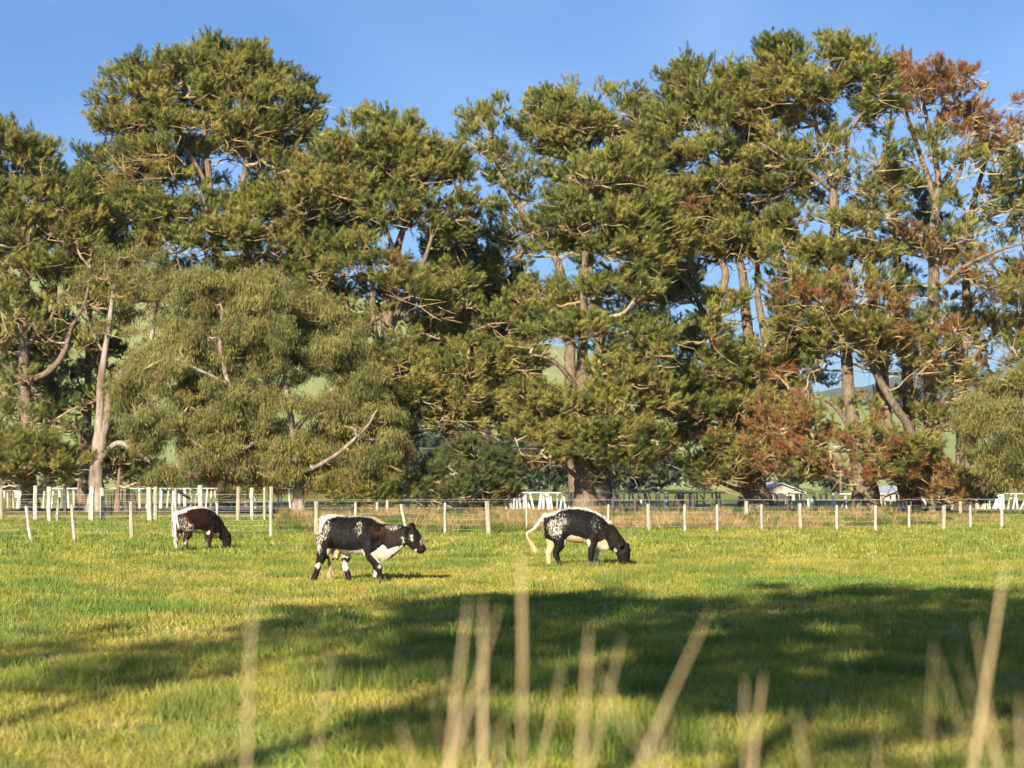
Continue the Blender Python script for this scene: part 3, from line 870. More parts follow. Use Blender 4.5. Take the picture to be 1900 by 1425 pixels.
TREES['rusty'] = tree('pine_tree', 'dying pine with rusty red top needles near the right edge', 112,
    [[(1740, 955, 42), (1738, 860, 34), (1729, 760, 29), (1733, 650, 27), (1738, 550, 25), (1736, 450, 22), (1741, 390, 19), (1744, 330, 14), (1735, 270, 11), (1718, 205, 8), (1702, 140, 4)],
     [(1740, 385, 13), (1722, 320, 12, .4), (1705, 265, 10, .6), (1688, 215, 7, .6), (1680, 160, 4, .6)],
     [(1742, 370, 12), (1772, 335, 10, -.4), (1790, 270, 8, -.5), (1815, 190, 5, -.5), (1830, 150, 3, -.5)],
     [(1745, 345, 9), (1780, 300, 8, .6), (1840, 260, 6, 1), (1870, 220, 4, 1)],
     [(1737, 540, 10), (1780, 500, 9, -.8), (1840, 470, 7, -1.4), (1920, 450, 4, -2)],
     [(1737, 480, 10), (1790, 420, 8, .8), (1860, 390, 6, 1.2), (1920, 370, 4, 1.4)],
     [(1730, 700, 8), (1690, 660, 7, -.8), (1650, 640, 5, -1.2)]],
    [dict(o=[(1680, 560), (1800, 560), (1840, 780), (1700, 800)], n=.4, dz=-2, fill=.6, red=.4, bare=1.4),
     dict(o=[(1655, 330), (1800, 400), (1800, 760), (1690, 790), (1640, 500)], n=.3, fill=.55, red=.25, bare=1.3),
     dict(o=[(1655, 120), (1700, 108), (1740, 124), (1790, 130), (1830, 155), (1868, 185), (1885, 240), (1850, 290), (1800, 260), (1760, 230), (1700, 230), (1660, 195)], n=1.6, red=1.2, fill=.6, r=.85, gap=.45, gaps=.34),
     dict(o=[(1660, 230), (1720, 250), (1800, 280), (1870, 300), (1900, 380), (1830, 400), (1770, 360), (1690, 330)], n=0.55, red=.2, fill=.55),
     dict(o=[(1740, 480), (1830, 470), (1900, 500), (1900, 540), (1800, 540)], n=0.6, red=.5, fill=.7)], seed=23)
TREES['edge'] = tree('pine_tree', 'slim pine with long bare limbs sweeping out of the right picture edge', 117,
    [[(1783, 945, 28), (1780, 820, 21), (1786, 660, 20), (1791, 500, 17), (1803, 390, 13), (1825, 310, 9), (1850, 240, 4)],
     [(1786, 690, 11), (1840, 620, 9, -.8), (1900, 590, 7, -1.4), (1980, 570, 4, -1.8)],
     [(1789, 580, 11), (1850, 530, 9, .5), (1920, 500, 6, .8), (2000, 490, 4, 1)],
     [(1784, 790, 10), (1830, 740, 8, -1), (1900, 700, 5, -1.6)]],
    [dict(o=[(1780, 380), (1990, 420), (1990, 700), (1800, 790)], n=.38, fill=.55, red=.3, bare=1.3),
     dict(o=[(1830, 300), (1890, 250), (1990, 280), (2010, 480), (1930, 470), (1860, 400)], n=0.75, red=.1, fill=.8),
     dict(o=[(1770, 560), (1840, 540), (1990, 520), (2000, 680), (1900, 690), (1830, 640)], n=0.75, red=.35, fill=.8),
     dict(o=[(1760, 660), (1830, 660), (1830, 720), (1770, 720)], n=0.6, red=.3, fill=.6)], seed=24)
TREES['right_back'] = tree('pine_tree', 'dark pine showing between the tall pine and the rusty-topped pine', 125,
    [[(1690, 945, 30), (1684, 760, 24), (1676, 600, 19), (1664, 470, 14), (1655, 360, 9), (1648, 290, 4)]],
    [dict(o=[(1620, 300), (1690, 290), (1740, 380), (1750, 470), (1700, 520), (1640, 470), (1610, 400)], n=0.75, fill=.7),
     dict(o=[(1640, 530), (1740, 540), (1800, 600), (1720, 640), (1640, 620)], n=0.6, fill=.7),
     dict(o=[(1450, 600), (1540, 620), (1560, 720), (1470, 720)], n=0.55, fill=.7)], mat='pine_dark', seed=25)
TREES['young_gum'] = tree('gum_tree', 'young bright green gum cut off by the right picture edge', 98,
    [[(1915, 960, 22), (1910, 880, 17), (1905, 800, 12), (1900, 720, 6)], [(1908, 850, 9), (1865, 800, 7, -.6), (1840, 750, 4, -.8)], [(1906, 830, 8), (1950, 770, 6, .4)]],
    [dict(o=[(1840, 710), (1900, 684), (1980, 690), (1995, 880), (1900, 885), (1830, 870), (1792, 825), (1797, 770)], n=1.5, r=.95, deep=2.6)], mat='gum', bark='gum_bark', style='gum', seed=26)
TREES['young_dark'] = tree('young_pine', 'small dark bushy pine by the fence at picture centre', 104,
    [[(872, 955, 14), (873, 900, 11), (876, 850, 7), (880, 800, 3)]],
    [dict(o=[(798, 880), (830, 830), (860, 795), (895, 792), (920, 830), (950, 865), (948, 925), (800, 935)], n=1.9, r=.75, gap=.4)], mat='pine_dark', seed=27)
TREES['bush_left'] = tree('young_pine', 'low dark pine bush behind the tall left posts', 107,
    [[(218, 955, 12), (220, 900, 9), (225, 850, 4)]],
    [dict(o=[(170, 865), (225, 842), (280, 850), (290, 880), (250, 900), (175, 895)], n=1.7, r=.75, gap=.4)], mat='pine_dark', seed=28)
TREES['bush_mid'] = tree('young_pine', 'low green bush under the right side of the gum', 103,
    [[(668, 955, 12), (670, 910, 8), (672, 870, 4)]],
    [dict(o=[(600, 890), (650, 855), (720, 865), (755, 900), (740, 935), (610, 935)], n=1.7, r=.7, gap=.4)], mat='pine', seed=29)
TREES['scrub'] = tree('dead_scrub', 'tangle of dead brown scrub at the foot of the rusty pine', 106,
    [[(1730, 958, 14), (1728, 920, 10), (1722, 880, 6)], [(1732, 940, 8), (1765, 900, 6, -.4), (1775, 860, 3, -.5)], [(1728, 940, 8), (1700, 900, 5, -.4), (1690, 870, 3, -.4)], [(1730, 900, 6), (1715, 850, 5, .2), (1722, 800, 3, .3)]],
    [dict(o=[(1680, 870), (1720, 850), (1790, 860), (1850, 880), (1840, 920), (1780, 945), (1700, 945)], n=1.6, r=.75, gap=.4, red=.45, fill=.75, up=.3)], mat='pine', seed=30, cat='shrub')
# the belt goes on behind the camera's left shoulder; its shade falls across the near grass
def copy_tree(src, loc, rz, scale, label):
    r = src.copy()
    COL.objects.link(r)
    r.location = loc
    r.rotation_euler = (0, 0, rz)
    r.scale = (scale,) * 3
    r['label'] = label
    for ch in src.children:
        c = ch.copy()
        COL.objects.link(c)
        c.parent = r
    return r
TREES['shade'] = tree('pine_tree', 'shade pine outside the picture, number one of its rows from the left', 110,
    [[(950, 950, 9), (951, 700, 7), (949, 560, 5), (950, 470, 3)]],
    [dict(o=[(862, 560), (880, 490), (920, 450), (980, 446), (1025, 490), (1040, 560), (1010, 606), (950, 615), (890, 606)], n=.62, fill=.36, bare=.3, r=1.25, gaps=0)], seed=99)
SHADE = [(-10.2, -6.5, 0, 1.25), (-7.4, -6.2, 2.1, 1.28), (-4.2, -6.3, 4.0, 1.25), (-0.8, -6.5, 1.0, 1.25), (-6.4, -10.8, 3.0, 1.22), (-3.0, -11.4, 5.0, 1.22), (-0.2, -12.0, 2.0, 1.25)]
for k, (x, y, rz, s) in enumerate(SHADE):
    if k == 0:
        TREES['shade'].location = (x, y, 0)
        TREES['shade'].scale = (s,) * 3
        TREES['shade']['group'] = 'shade pines out of the frame'
        continue
    lab = 'shade pine outside the picture, number %s of its rows from the left' % ['two', 'three', 'four', 'five', 'six', 'seven'][k - 1]
    copy_tree(TREES['shade'], (x, y, 0), rz, s, lab)

# far woodland on the foot of the hill
def woodland():
    g = rs(77)
    V = []
    tone = []
    for i in range(240):
        d = g.uniform(230, 300)
        px = g.uniform(430, 1250) if i < 170 else g.uniform(-100, 2000)
        h = (g.uniform(5, 9.5) if i < 170 else g.uniform(2.5, 5))
        c0 = P(px, HY, d)
        rr = h * g.uniform(.28, .42)
        n = 130
        u = g.normal(0, 1, (n, 3))
        u /= np.linalg.norm(u, axis=1)[:, None]
        c = np.array([c0[0], d, h * .55]) + u * np.array([rr, rr, h * .48]) * (g.random((n, 1)) ** .4)
        a = g.normal(0, .42, (n, 3, 3))
        V.append((c[:, None, :] + a).reshape(-1, 3))
        tone.append(np.clip(g.normal(.4, .1) + g.normal(0, .15, n), 0, 1))
    V = np.vstack(V)
    V[:, 2] = np.maximum(V[:, 2], 0.05)
    me = mesh_from('woodland', V, np.arange(len(V)).reshape(-1, 3))
    fattr(me, 'tone', np.concatenate(tone))
    fattr(me, 'dead', np.zeros(len(V) // 3))
    tag(link('woodland', me, M['wood_far']), 'distant dark woodland at the foot of the green hill', 'woodland', kind='stuff')
woodland()

# ------------------------------------------------------------------ fences
def post_mesh(name, h, w, g, rough=0.06, n=8, bury=0.25):
    gg = Geo()
    z = np.linspace(-bury, h, 5)
    pts = np.stack([np.cumsum(g.normal(0, w * .05, 5)), np.cumsum(g.normal(0, w * .05, 5)), z], 1)
    gg.tube(pts, w / 2 * (1 + g.normal(0, rough, 5)) * np.linspace(1.05, .95, 5), n, True, bump=.12, g=g)
    return gg.mesh(name, False)

def add_post(parent, px, ytop, ybase, w_px, mat, g, lean_px=0, name='post', d=None):
    d = d or gdepth(ybase)
    h = CAMH - (ytop - HY) / F * d
    x = (px - CX) / F * d
    me = post_mesh(name, h, w_px / F * d, g, n=8 if w_px > 7 else 6)
    o = link(name, me, M[mat], parent)
    o.location = Vector((x, d, 0)) - parent.location
    o.rotation_euler = (g.normal(0, .015), math.atan2(lean_px / F * d, h), 0)
    return np.array([x, d, h])

def wires(parent, line, heights, rad, g, sag=0.02, name='wire'):
    """line: list of (x, y) ground points"""
    line = np.array(line)
    for h in heights:
        pts = []
        for i in range(len(line) - 1):
            for t in np.linspace(0, 1, 4, endpoint=False):
                q = line[i] * (1 - t) + line[i + 1] * t
                pts.append((q[0], q[1], h - sag * 4 * t * (1 - t) + g.normal(0, .004)))
        pts.append((line[-1][0], line[-1][1], h))
        gg = Geo()
        gg.tube(np.array(pts) - np.array(parent.location), np.full(len(pts), rad), 4, False)
        link(name, gg.mesh(name, True), M['wire'], parent)

g = rs(300)
fence = empty('wire_fence', (0, 65, 0))
tag(fence, 'front wire fence of pale stakes and posts crossing the paddock behind the cattle', 'fence')
front = [(-40, 938, 1008, 6, 'post_pale', 0), (58, 938, 1006, 6, 'post_pale', -9), (138, 936, 1003, 6, 'post_pale', -6), (244, 930, 1001, 8, 'post', 0), (323, 933, 998, 6, 'post_pale', -3), (403, 932, 996, 5, 'post_pale', 0), (503, 930, 996, 6, 'post_pale', -1),
         (587, 930, 993, 9, 'post', 1), (660, 932, 992, 5, 'post_pale', 0), (756, 934, 992, 6, 'post_pale', -13), (826, 933, 993, 5, 'post_pale', 0), (906, 930, 994, 9, 'post', -2), (977, 935, 988, 5, 'post_pale', 0), (1128, 936, 987, 5, 'post_pale', 0), (1205, 935, 987, 8, 'post', 0),
         (1271, 936, 988, 5, 'post_pale', 0), (1331, 936, 988, 5, 'post_pale', 0), (1413, 936, 986, 5, 'post_pale', 0), (1486, 934, 985, 8, 'post', -2), (1553, 937, 986, 5, 'post_pale', 0), (1624, 938, 987, 5, 'post_pale', 0), (1687, 938, 983, 5, 'post_pale', 0), (1750, 938, 985, 8, 'post', 0), (1801, 937, 981, 5, 'post_pale', 0),
         (1859, 939, 981, 5, 'post_pale', 0), (1930, 939, 980, 6, 'post_pale', 0)]
gl = [add_post(fence, px, yt, yb, w, m, g, ln) for (px, yt, yb, w, m, ln) in front]
wires(fence, [(q[0], q[1] + .05) for q in gl], (0.2, 0.36, 0.52, 0.68, 0.86, 1.08), 0.0032, g)

back = empty('post_fence', (-15, 83, 0))
tag(back, 'row of tall bleached wooden posts with wire, left behind the grazing brown cow', 'fence')
tall = [(2, 905, 967, 9, 'post', 0), (66, 901, 969, 8, 'post_pale', 0), (91, 903, 967, 9, 'post_pale', -1), (106, 922, 966, 6, 'post', 4), (170, 902, 971, 10, 'post_pale', 0), (190, 905, 967, 9, 'post_pale', 0), (278, 904, 972, 10, 'post_pale', 0), (288, 903, 967, 8, 'post', 0),
        (326, 905, 968, 6, 'post', 0), (371, 900, 969, 10, 'post_pale', 0), (440, 903, 968, 8, 'post', 0), (468, 905, 972, 8, 'post_pale', 0), (490, 904, 968, 6, 'post', 0), (505, 903, 968, 8, 'post', 0)]
bl = [add_post(back, px, yt, yb, w, m, g, ln, d=83 + (i % 2) * 1.0) for i, (px, yt, yb, w, m, ln) in enumerate(tall)]
wires(back, [(-22.5, 83.2), (-16, 83.1), (-10, 83)], (0.25, .45, .65, .85, 1.15), 0.006, g)

# dark old posts between the trees
old = empty('old_fence', (0, 96, 0))
tag(old, 'broken line of short dark old fence posts and stakes under the trees', 'fence')
ol = []
for (px, yt, yb, w, m, ln) in [(11, 908, 957, 3, 'post_dark', 0), (22, 904, 957, 3, 'post_dark', 0), (122, 905, 958, 7, 'post_dark', -2), (200, 912, 958, 3, 'post_dark', 2), (206, 914, 958, 3, 'post_dark', 0), (234, 930, 958, 9, 'post_dark', 0), (250, 912, 957, 10, 'post_dark', -4), (302, 913, 958, 3, 'post_dark', 0),
                               (1136, 922, 957, 6, 'post_dark', 0), (1150, 920, 957, 4, 'post_dark', 0), (1178, 926, 957, 7, 'post_dark', 0), (1205, 925, 957, 4, 'post_dark', 0), (1232, 924, 957, 4, 'post_dark', 2), (1260, 928, 957, 4, 'post_dark', 0), (1277, 918, 957, 6, 'post_dark', -1), (1286, 918, 957, 7, 'post_dark', 0), (1320, 924, 957, 4, 'post_dark', 2), (1463, 920, 957, 5, 'post_dark', -3), (1582, 930, 957, 6, 'post_dark', 1), (1690, 930, 957, 4, 'post_dark', 0), (1782, 930, 960, 6, 'post', 0), (1874, 926, 960, 6, 'post_dark', 0), (700, 932, 957, 5, 'post_pale', 0), (718, 928, 957, 5, 'post_pale', 0), (1385, 930, 958, 8, 'post', 0), (1860, 936, 960, 5, 'post', 0)]:
    ol.append(add_post(old, px, yt, yb, w, m, g, ln, d=96 + g.uniform(-1.5, 1.5)))
wires(old, [(-25, 96), (0, 96.2), (25, 96)], (0.4, 0.8), 0.005, g)

def yard_fence(label, px0, px1, ytop, d, step, seed, lean=3.0, rails=(1.0,)):
    g = rs(seed)
    x0, x1 = (px0 - CX) / F * d, (px1 - CX) / F * d
    root = empty('rail_fence', ((x0 + x1) / 2, d, 0))
    tag(root, label, 'fence', 'white yard fences beyond the trees')
    h = CAMH - (ytop - HY) / F * d
    for f in rails:
        gg = Geo()
        gg.tube(np.array([(x0 - root.location.x, -.06, h * f), (0, -.06, h * f - .02), (x1 - root.location.x, -.06, h * f)]), [.035] * 3, 6, True)
        link('rail', gg.mesh('rail', True), M['white'], root)
    px = px0
    while px < px1:
        w = g.choice([3.2, 4.2, 5.5, 8.0], p=[.4, .3, .2, .1])
        hh = h * g.uniform(.86, 1.03)
        me = post_mesh('post', hh, w / F * d, g, n=6)
        o = link('post', me, M['white' if g.random() < .55 else 'post_pale'], root)
        o.location = ((px - CX) / F * d - root.location.x, g.uniform(0.05, .5), 0)
        o.rotation_euler = (0, math.atan2(g.normal(0, lean) / F * d, hh), 0)
        px += step * g.uniform(.55, 1.45)
    return root
yard_fence('long white rail and picket yard fence seen behind the left trees', -60, 560, 906, 121, 13, 501)
yard_fence('white picket yard fence beyond the thick pine trunk at picture centre', 940, 1345, 914, 116, 8, 502, 6)
yard_fence('white picket yard fence seen under the right-hand boughs', 1380, 1960, 916, 117, 8, 503, 6)
yard_fence('small white rail yard panel in the gap left of the dark young pine', 744, 800, 908, 116, 16, 504, 0, (1.0, .8, .6, .4))

# sheds far behind
def shed(label, px0, px1, yeave, yridge, d, seed):
    x0, x1 = (px0 - CX) / F * d, (px1 - CX) / F * d
    he, hr = CAMH - (yeave - HY) / F * d, CAMH - (yridge - HY) / F * d
    w, L = x1 - x0, 9.0
    root = empty('farm_shed', ((x0 + x1) / 2, d + L / 2, 0))
    tag(root, label, 'shed', 'farm sheds beyond the trees')
    gg = Geo()
    hw = w / 2
    for ys in (-L / 2, L / 2):
        gg.add([(-hw, ys, 0), (hw, ys, 0), (hw, ys, he), (0, ys, hr), (-hw, ys, he)], [(0, 1, 2), (0, 2, 3), (0, 3, 4)])
    for s in (-hw, hw):
        gg.add([(s, -L / 2, 0), (s, L / 2, 0), (s, L / 2, he), (s, -L / 2, he)], [(0, 1, 2), (0, 2, 3)])
    link('wall', gg.mesh('wall'), M['post_pale'], root)
    for s in (-1, 1):
        rr = Geo()
        o_ = 0.25
        a, b = np.array([s * (hw + o_), 0, he - o_ * (hr - he) / hw + .05]), np.array([0, 0, hr + .05])
        V = []
        for y in (-L / 2 - .3, L / 2 + .3):
            for q in (a, b):
                V += [(q[0], y, q[2]), (q[0], y, q[2] + .08)]
        rr.add(V, [(0, 2, 3), (0, 3, 1), (4, 7, 6), (4, 5, 7), (0, 4, 6), (0, 6, 2), (1, 3, 7), (1, 7, 5), (0, 1, 5), (0, 5, 4), (2, 6, 7), (2, 7, 3)])
        link('roof_panel', rr.mesh('roof_panel'), M['roof'], root)
    dd = Geo()
    dd.box((-w * .16, -L / 2 - .04, 0), (w * .16, -L / 2 - .005, he * .85))
    link('door', dd.mesh('door'), M['post_dark'], root)
    return root
shed('white farm shed glimpsed under the boughs left of the tall right pine', 1408, 1490, 914, 898, 165, 1)
shed('pale gabled shed glimpsed just right of the tall pine butt', 1632, 1725, 925, 905, 160, 2)
shed('low white shed behind the far left yard fence', 0, 40, 909, 902, 190, 3)

# power line behind the belt
pl = empty('power_line', (0, 175, 0))
tag(pl, 'thin power line crossing behind the centre trees', 'power line')
zz = CAMH + (HY - 833) / F * 175
for px in (560, 1560):
    q = P(px, HY, 175)
    gg = Geo()
    gg.tube(np.array([(0, 0, -.5), (0, 0, zz * .5), (0, 0, zz + .5)]), [.14, .12, .1], 8)
    o = link('pole', gg.mesh('pole', True), M['bark'], pl)
    o.location = (q[0], 0, 0)
    gg = Geo()
    gg.box((-.7, -.06, zz + .1), (.7, .06, zz + .22))
    o2 = link('crossarm', gg.mesh('crossarm'), M['post'], pl)
    o2.location = (q[0], -.16, 0)
gg = Geo()
xa, xb = P(560, HY, 175)[0], P(1560, HY, 175)[0]
tt = np.linspace(0, 1, 20)
gg.tube(np.stack([xa + (xb - xa) * tt, np.full(20, -.16), zz + .25 - 1.0 * tt * (1 - tt)], 1), np.full(20, .012), 4, False)
link('cable', gg.mesh('cable', True), M['wire'], pl)

# ------------------------------------------------------------------ cattle
def coat_mat(name, dark, brown, pale):
    m, nt, N, L, b = new_mat(name)
    a = N.new('ShaderNodeAttribute'); a.attribute_name = 'pale'
    a2 = N.new('ShaderNodeAttribute'); a2.attribute_name = 'brown'
    a3 = N.new('ShaderNodeAttribute'); a3.attribute_name = 'tan'
    n = noise_node(nt, 34.0, 5, 0.75, stretch=(1.15, 1.0, 0.5))
    add = N.new('ShaderNodeMath'); add.operation = 'MULTIPLY_ADD'
    add.inputs[1].default_value = 2.4
    add.inputs[2].default_value = -1.2
    L.new(n.outputs['Fac'], add.inputs[0])
    s = N.new('ShaderNodeMath'); s.operation = 'ADD'
    L.new(add.outputs[0], s.inputs[0]); L.new(a.outputs['Fac'], s.inputs[1])
    r = ramp(N, [(0.34, (0, 0, 0)), (0.64, (1, 1, 1))])
    L.new(s.outputs[0], r.inputs['Fac'])
    n2 = noise_node(nt, 7.0, 4, 0.6)
    db = N.new('ShaderNodeMixRGB')
    db.inputs['Color1'].default_value = (*dark, 1); db.inputs['Color2'].default_value = (*brown, 1)
    mb = N.new('ShaderNodeMath'); mb.operation = 'MULTIPLY'
    L.new(a2.outputs['Fac'], mb.inputs[0]); L.new(n2.outputs['Fac'], mb.inputs[1])
    L.new(mb.outputs[0], db.inputs['Fac'])
    pt = N.new('ShaderNodeMixRGB')
    pt.inputs['Color1'].default_value = (*pale, 1); pt.inputs['Color2'].default_value = (0.62, 0.40, 0.20, 1)
    L.new(a3.outputs['Fac'], pt.inputs['Fac'])
    mxc = N.new('ShaderNodeMixRGB')
    L.new(r.outputs[0], mxc.inputs['Fac']); L.new(db.outputs[0], mxc.inputs['Color1']); L.new(pt.outputs[0], mxc.inputs['Color2'])
    L.new(mxc.outputs[0], b.inputs['Base Color'])
    b.inputs['Roughness'].default_value = 0.6
    b.inputs['Specular IOR Level'].default_value = 0.18
    n3 = noise_node(nt, 45.0, 3, 0.7, stretch=(.6, 1, 1.3))
    n4 = noise_node(nt, 6.0, 3, 0.6)
    ad = N.new('ShaderNodeMath'); ad.operation = 'MULTIPLY_ADD'; ad.inputs[1].default_value = 2.5
    L.new(n4.outputs['Fac'], ad.inputs[0]); L.new(n3.outputs['Fac'], ad.inputs[2])
    bump_to(nt, b, ad.outputs[0], 0.7, 0.012)
    return m

def ring_loft(gg, st, n=20, shape=0.0):
    """st rows: x, y, z (centre), half width (y), half height, tilt of the section plane from vertical (radians)"""
    st = smooth_line(np.array(st, float), 4)
    a = np.linspace(0, 2 * math.pi, n, endpoint=False)
    V = []
    for (x, y, z, hw, hh, tl) in st:
        cy = np.sign(np.cos(a)) * np.abs(np.cos(a)) ** 0.85 * hw * (1 - shape * np.clip(np.sin(a), 0, 1) ** 2)
        cz = np.sign(np.sin(a)) * np.abs(np.sin(a)) ** 0.9 * hh
        V.append(np.stack([x - cz * math.sin(tl), y + cy, z + cz * math.cos(tl)], 1))
    m = len(V)
    V = np.vstack(V)
    T = []
    for i in range(m - 1):
        for j in range(n):
            k = (j + 1) % n
            p, q, r, s = i * n + j, i * n + k, (i + 1) * n + k, (i + 1) * n + j
            T += [(p, q, r), (p, r, s)]
    V = np.vstack([V, V[:n].mean(0), V[-n:].mean(0)])
    for j in range(n):
        k = (j + 1) % n
        T += [(m * n, k, j), (m * n + 1, (m - 1) * n + j, (m - 1) * n + k)]
    gg.add(V, T)

def limb_line(gg, pts, n=12):
    p = smooth_line(np.array(pts, float), 4)
    gg.tube(p[:, :3], p[:, 3] * 1.08 + .004, n, True)

def ear_geo(gg, root, tip, w, nrm):
    root, tip, nrm = np.array(root, float), np.array(tip, float), np.array(nrm, float)
    d = tip - root
    s = np.cross(d, nrm)
    s = s / np.linalg.norm(s) * w
    nn = nrm / np.linalg.norm(nrm) * .018
    V, T = [], []
    prof = [(0, .45), (.35, 1.0), (.7, .8), (1.0, .12)]
    for t, f in prof:
        c = root + d * t
        V += [c - s * f, c + nn, c + s * f, c - nn]
    for i in range(3):
        for j in range(4):
            k = (j + 1) % 4
            p, q, r, u = i * 4 + j, i * 4 + k, i * 4 + 4 + k, i * 4 + 4 + j
            T += [(p, q, r), (p, r, u)]
    T += [(0, 2, 1), (0, 3, 2), (12, 13, 14), (12, 14, 15)]
    gg.add(V, T)

def build_cow(label, loc, yaw, gg, coat, mat, eyes, tail_hair, voxel=0.014, scale=1.0, udder=None):
    """gg: overlapping closed pieces in cow space, fused into one skin"""
    root = empty('cow', loc)
    root.rotation_euler = (0, 0, yaw)
    root.scale = (scale,) * 3
    tag(root, label, 'cow', 'cattle grazing in the paddock')
    me = gg.mesh('body', True)
    tmp = bpy.data.objects.new('body_build', me)
    COL.objects.link(tmp)
    rm = tmp.modifiers.new('fuse', 'REMESH')
    rm.mode = 'VOXEL'
    rm.voxel_size = voxel
    rm.use_smooth_shade = True
    sm = tmp.modifiers.new('soft', 'SMOOTH')
    sm.factor = 0.5
    sm.iterations = 3
    dg = bpy.context.evaluated_depsgraph_get()
    me2 = bpy.data.meshes.new_from_object(tmp.evaluated_get(dg))
    bpy.data.objects.remove(tmp)
    me2.name = 'body'
    n = len(me2.vertices)
    co = np.zeros(n * 3, np.float32)
    me2.vertices.foreach_get('co', co)
    co = co.reshape(-1, 3)
    pale, brown, tan = coat(co)
    fattr(me2, 'pale', pale, 'POINT')
    fattr(me2, 'brown', brown, 'POINT')
    fattr(me2, 'tan', tan, 'POINT')
    me2.materials.clear()
    me2.polygons.foreach_set('use_smooth', np.ones(len(me2.polygons), bool))
    body = link('body', me2, mat, root)
    # short shaggy winter hair lying back and down over the skin
    gh_ = rs(int(abs(loc[1]) * 7))
    nv = np.zeros(n * 3, np.float32)
    me2.vertices.foreach_get('normal', nv)
    nv = nv.reshape(-1, 3)
    pk = gh_.integers(0, n, 15000)
    pk = pk[co[pk, 2] > .12]
    p0, nn = co[pk], nv[pk]
    lay = np.array([-.55, 0, -.8]) + gh_.normal(0, .35, (len(pk), 3))
    lay = lay - nn * (lay * nn).sum(1)[:, None]
    lay /= np.linalg.norm(lay, axis=1)[:, None] + 1e-6
    ln = gh_.uniform(.025, .06, len(pk))[:, None] * np.where(co[pk, 2] > .75, 1.25, .8)[:, None]
    sd = np.cross(nn, lay) * gh_.uniform(.0022, .005, (len(pk), 1))
    tip = p0 + lay * ln + nn * ln * gh_.uniform(.15, .55, (len(pk), 1))
    hv = np.stack([p0 - sd, p0 + sd, tip], 1).reshape(-1, 3)
    hme = mesh_from('coat_hair', hv, np.arange(len(hv)).reshape(-1, 3))
    for nm, arr in (('pale', pale), ('brown', brown), ('tan', tan)):
        fattr(hme, nm, np.repeat(np.asarray(arr, float)[pk], 3), 'POINT')
    tag(link('coat_hair', hme, mat, root), kind='stuff')
    for e in eyes:
        ge = Geo()
        a = np.linspace(0, math.pi, 7)
        ge.tube(np.stack([np.zeros(7), np.zeros(7), -np.cos(a) * .02], 1), np.sin(a) * .02 + 1e-4, 8, False)
        o = link('eye', ge.mesh('eye', True), M['eye'], root)
        o.location = e
    gh = Geo()
    g = rs(5)
    for s in range(26):
        pts = np.array(tail_hair, float)
        off = np.cumsum(g.normal(0, .012, (len(pts), 3)), 0)
        gh.tube(smooth_line(pts + off, 3), np.linspace(.006, .002, (len(pts) - 1) * 3 + 1), 4, False)
    tag(link('tail_hair', gh.mesh('tail_hair'), M['tail_hair'], root), kind='stuff')
    return root
m, nt, N, L, b = new_mat('eye'); b.inputs['Base Color'].default_value = (.008, .006, .005, 1); b.inputs['Roughness'].default_value = .1
M['eye'] = m
M['tail_hair'] = noisy_mat('tail_hair', [(0.3, (0.32, 0.22, 0.12)), (0.7, (0.62, 0.5, 0.34))], 6.0)

def blob(co, cx, cz, rx, rz, y=None):
    d = ((co[:, 0] - cx) / rx) ** 2 + ((co[:, 2] - cz) / rz) ** 2
    v = np.clip(1.5 - d, 0, 1)
    if y is not None:
        v = v * ((co[:, 1] * y) > 0)
    return v

# --- walking cow; drawn from a side view of 779 units per metre
def c1(x, z):
    return (x - 800) / 779.0, (1165 - z) / 779.0
gg = Geo()
st = []
for (x, t, bt, hw) in [(272, 330, 520, .08), (300, 290, 580, .16), (350, 250, 660, .225), (450, 252, 715, .265), (600, 265, 765, .30), (750, 270, 785, .305), (880, 275, 800, .28), (980, 292, 830, .24), (1080, 335, 875, .195), (1150, 365, 880, .15), (1200, 420, 830, .10)]:
    xx, zt = c1(x, t)
    _, zb = c1(x, bt)
    st.append((xx, 0, (zt + zb) / 2, hw, (zt - zb) / 2, 0))
ring_loft(gg, st, 24, .28)
st = []
for (x, z, hh, hw, tl) in [(1020, 590, .34, .18, 0), (1090, 615, .355, .165, .1), (1160, 612, .31, .145, .15), (1270, 580, .245, .125, .15), (1370, 548, .19, .108, .1), (1440, 525, .155, .10, 0)]:
    xx, zz_ = c1(x, z)
    st.append((xx, 0, zz_, hw, hh, tl))
ring_loft(gg, st, 18, .2)
st = []
for (x, z, hh, hw) in [(1428, 475, .09, .075), (1455, 500, .145, .10), (1500, 555, .155, .108), (1550, 620, .135, .092), (1590, 672, .105, .072), (1625, 715, .085, .066), (1648, 742, .068, .062), (1660, 758, .03, .04)]:
    xx, zz_ = c1(x, z)
    st.append((xx, 0, zz_, hw, hh, -.95))
ring_loft(gg, st, 16, .1)
def leg1(pts, y0):
    rows = []
    for i, (x, z, r) in enumerate(pts):
        xx, zz_ = c1(x, z)
        rows.append((xx, y0 * (0.75 + 0.25 * min(1, i / 2)), zz_, r))
    limb_line(gg, rows)
for s_ in (-1, 1):
    for (x, z, y, r) in [(430, 325, .19, .055), (300, 345, .11, .045), (1010, 420, .17, .085), (985, 560, .185, .10)]:
        xx, zz_ = c1(x, z)
        gg.tube(np.array([(xx - r, s_ * y * .9, zz_), (xx, s_ * y, zz_), (xx + r, s_ * y * .9, zz_)]), [r * .5, r, r * .5], 8)
leg1([(360, 520, .15), (340, 620, .155), (318, 730, .115), (285, 830, .075), (255, 905, .055), (232, 990, .042), (205, 1065, .043), (188, 1110, .05), (178, 1160, .056)], -.17)
leg1([(470, 600, .14), (530, 720, .12), (572, 810, .082), (560, 895, .056), (570, 985, .043), (596, 1065, .043), (608, 1105, .049), (615, 1155, .055)], .15)
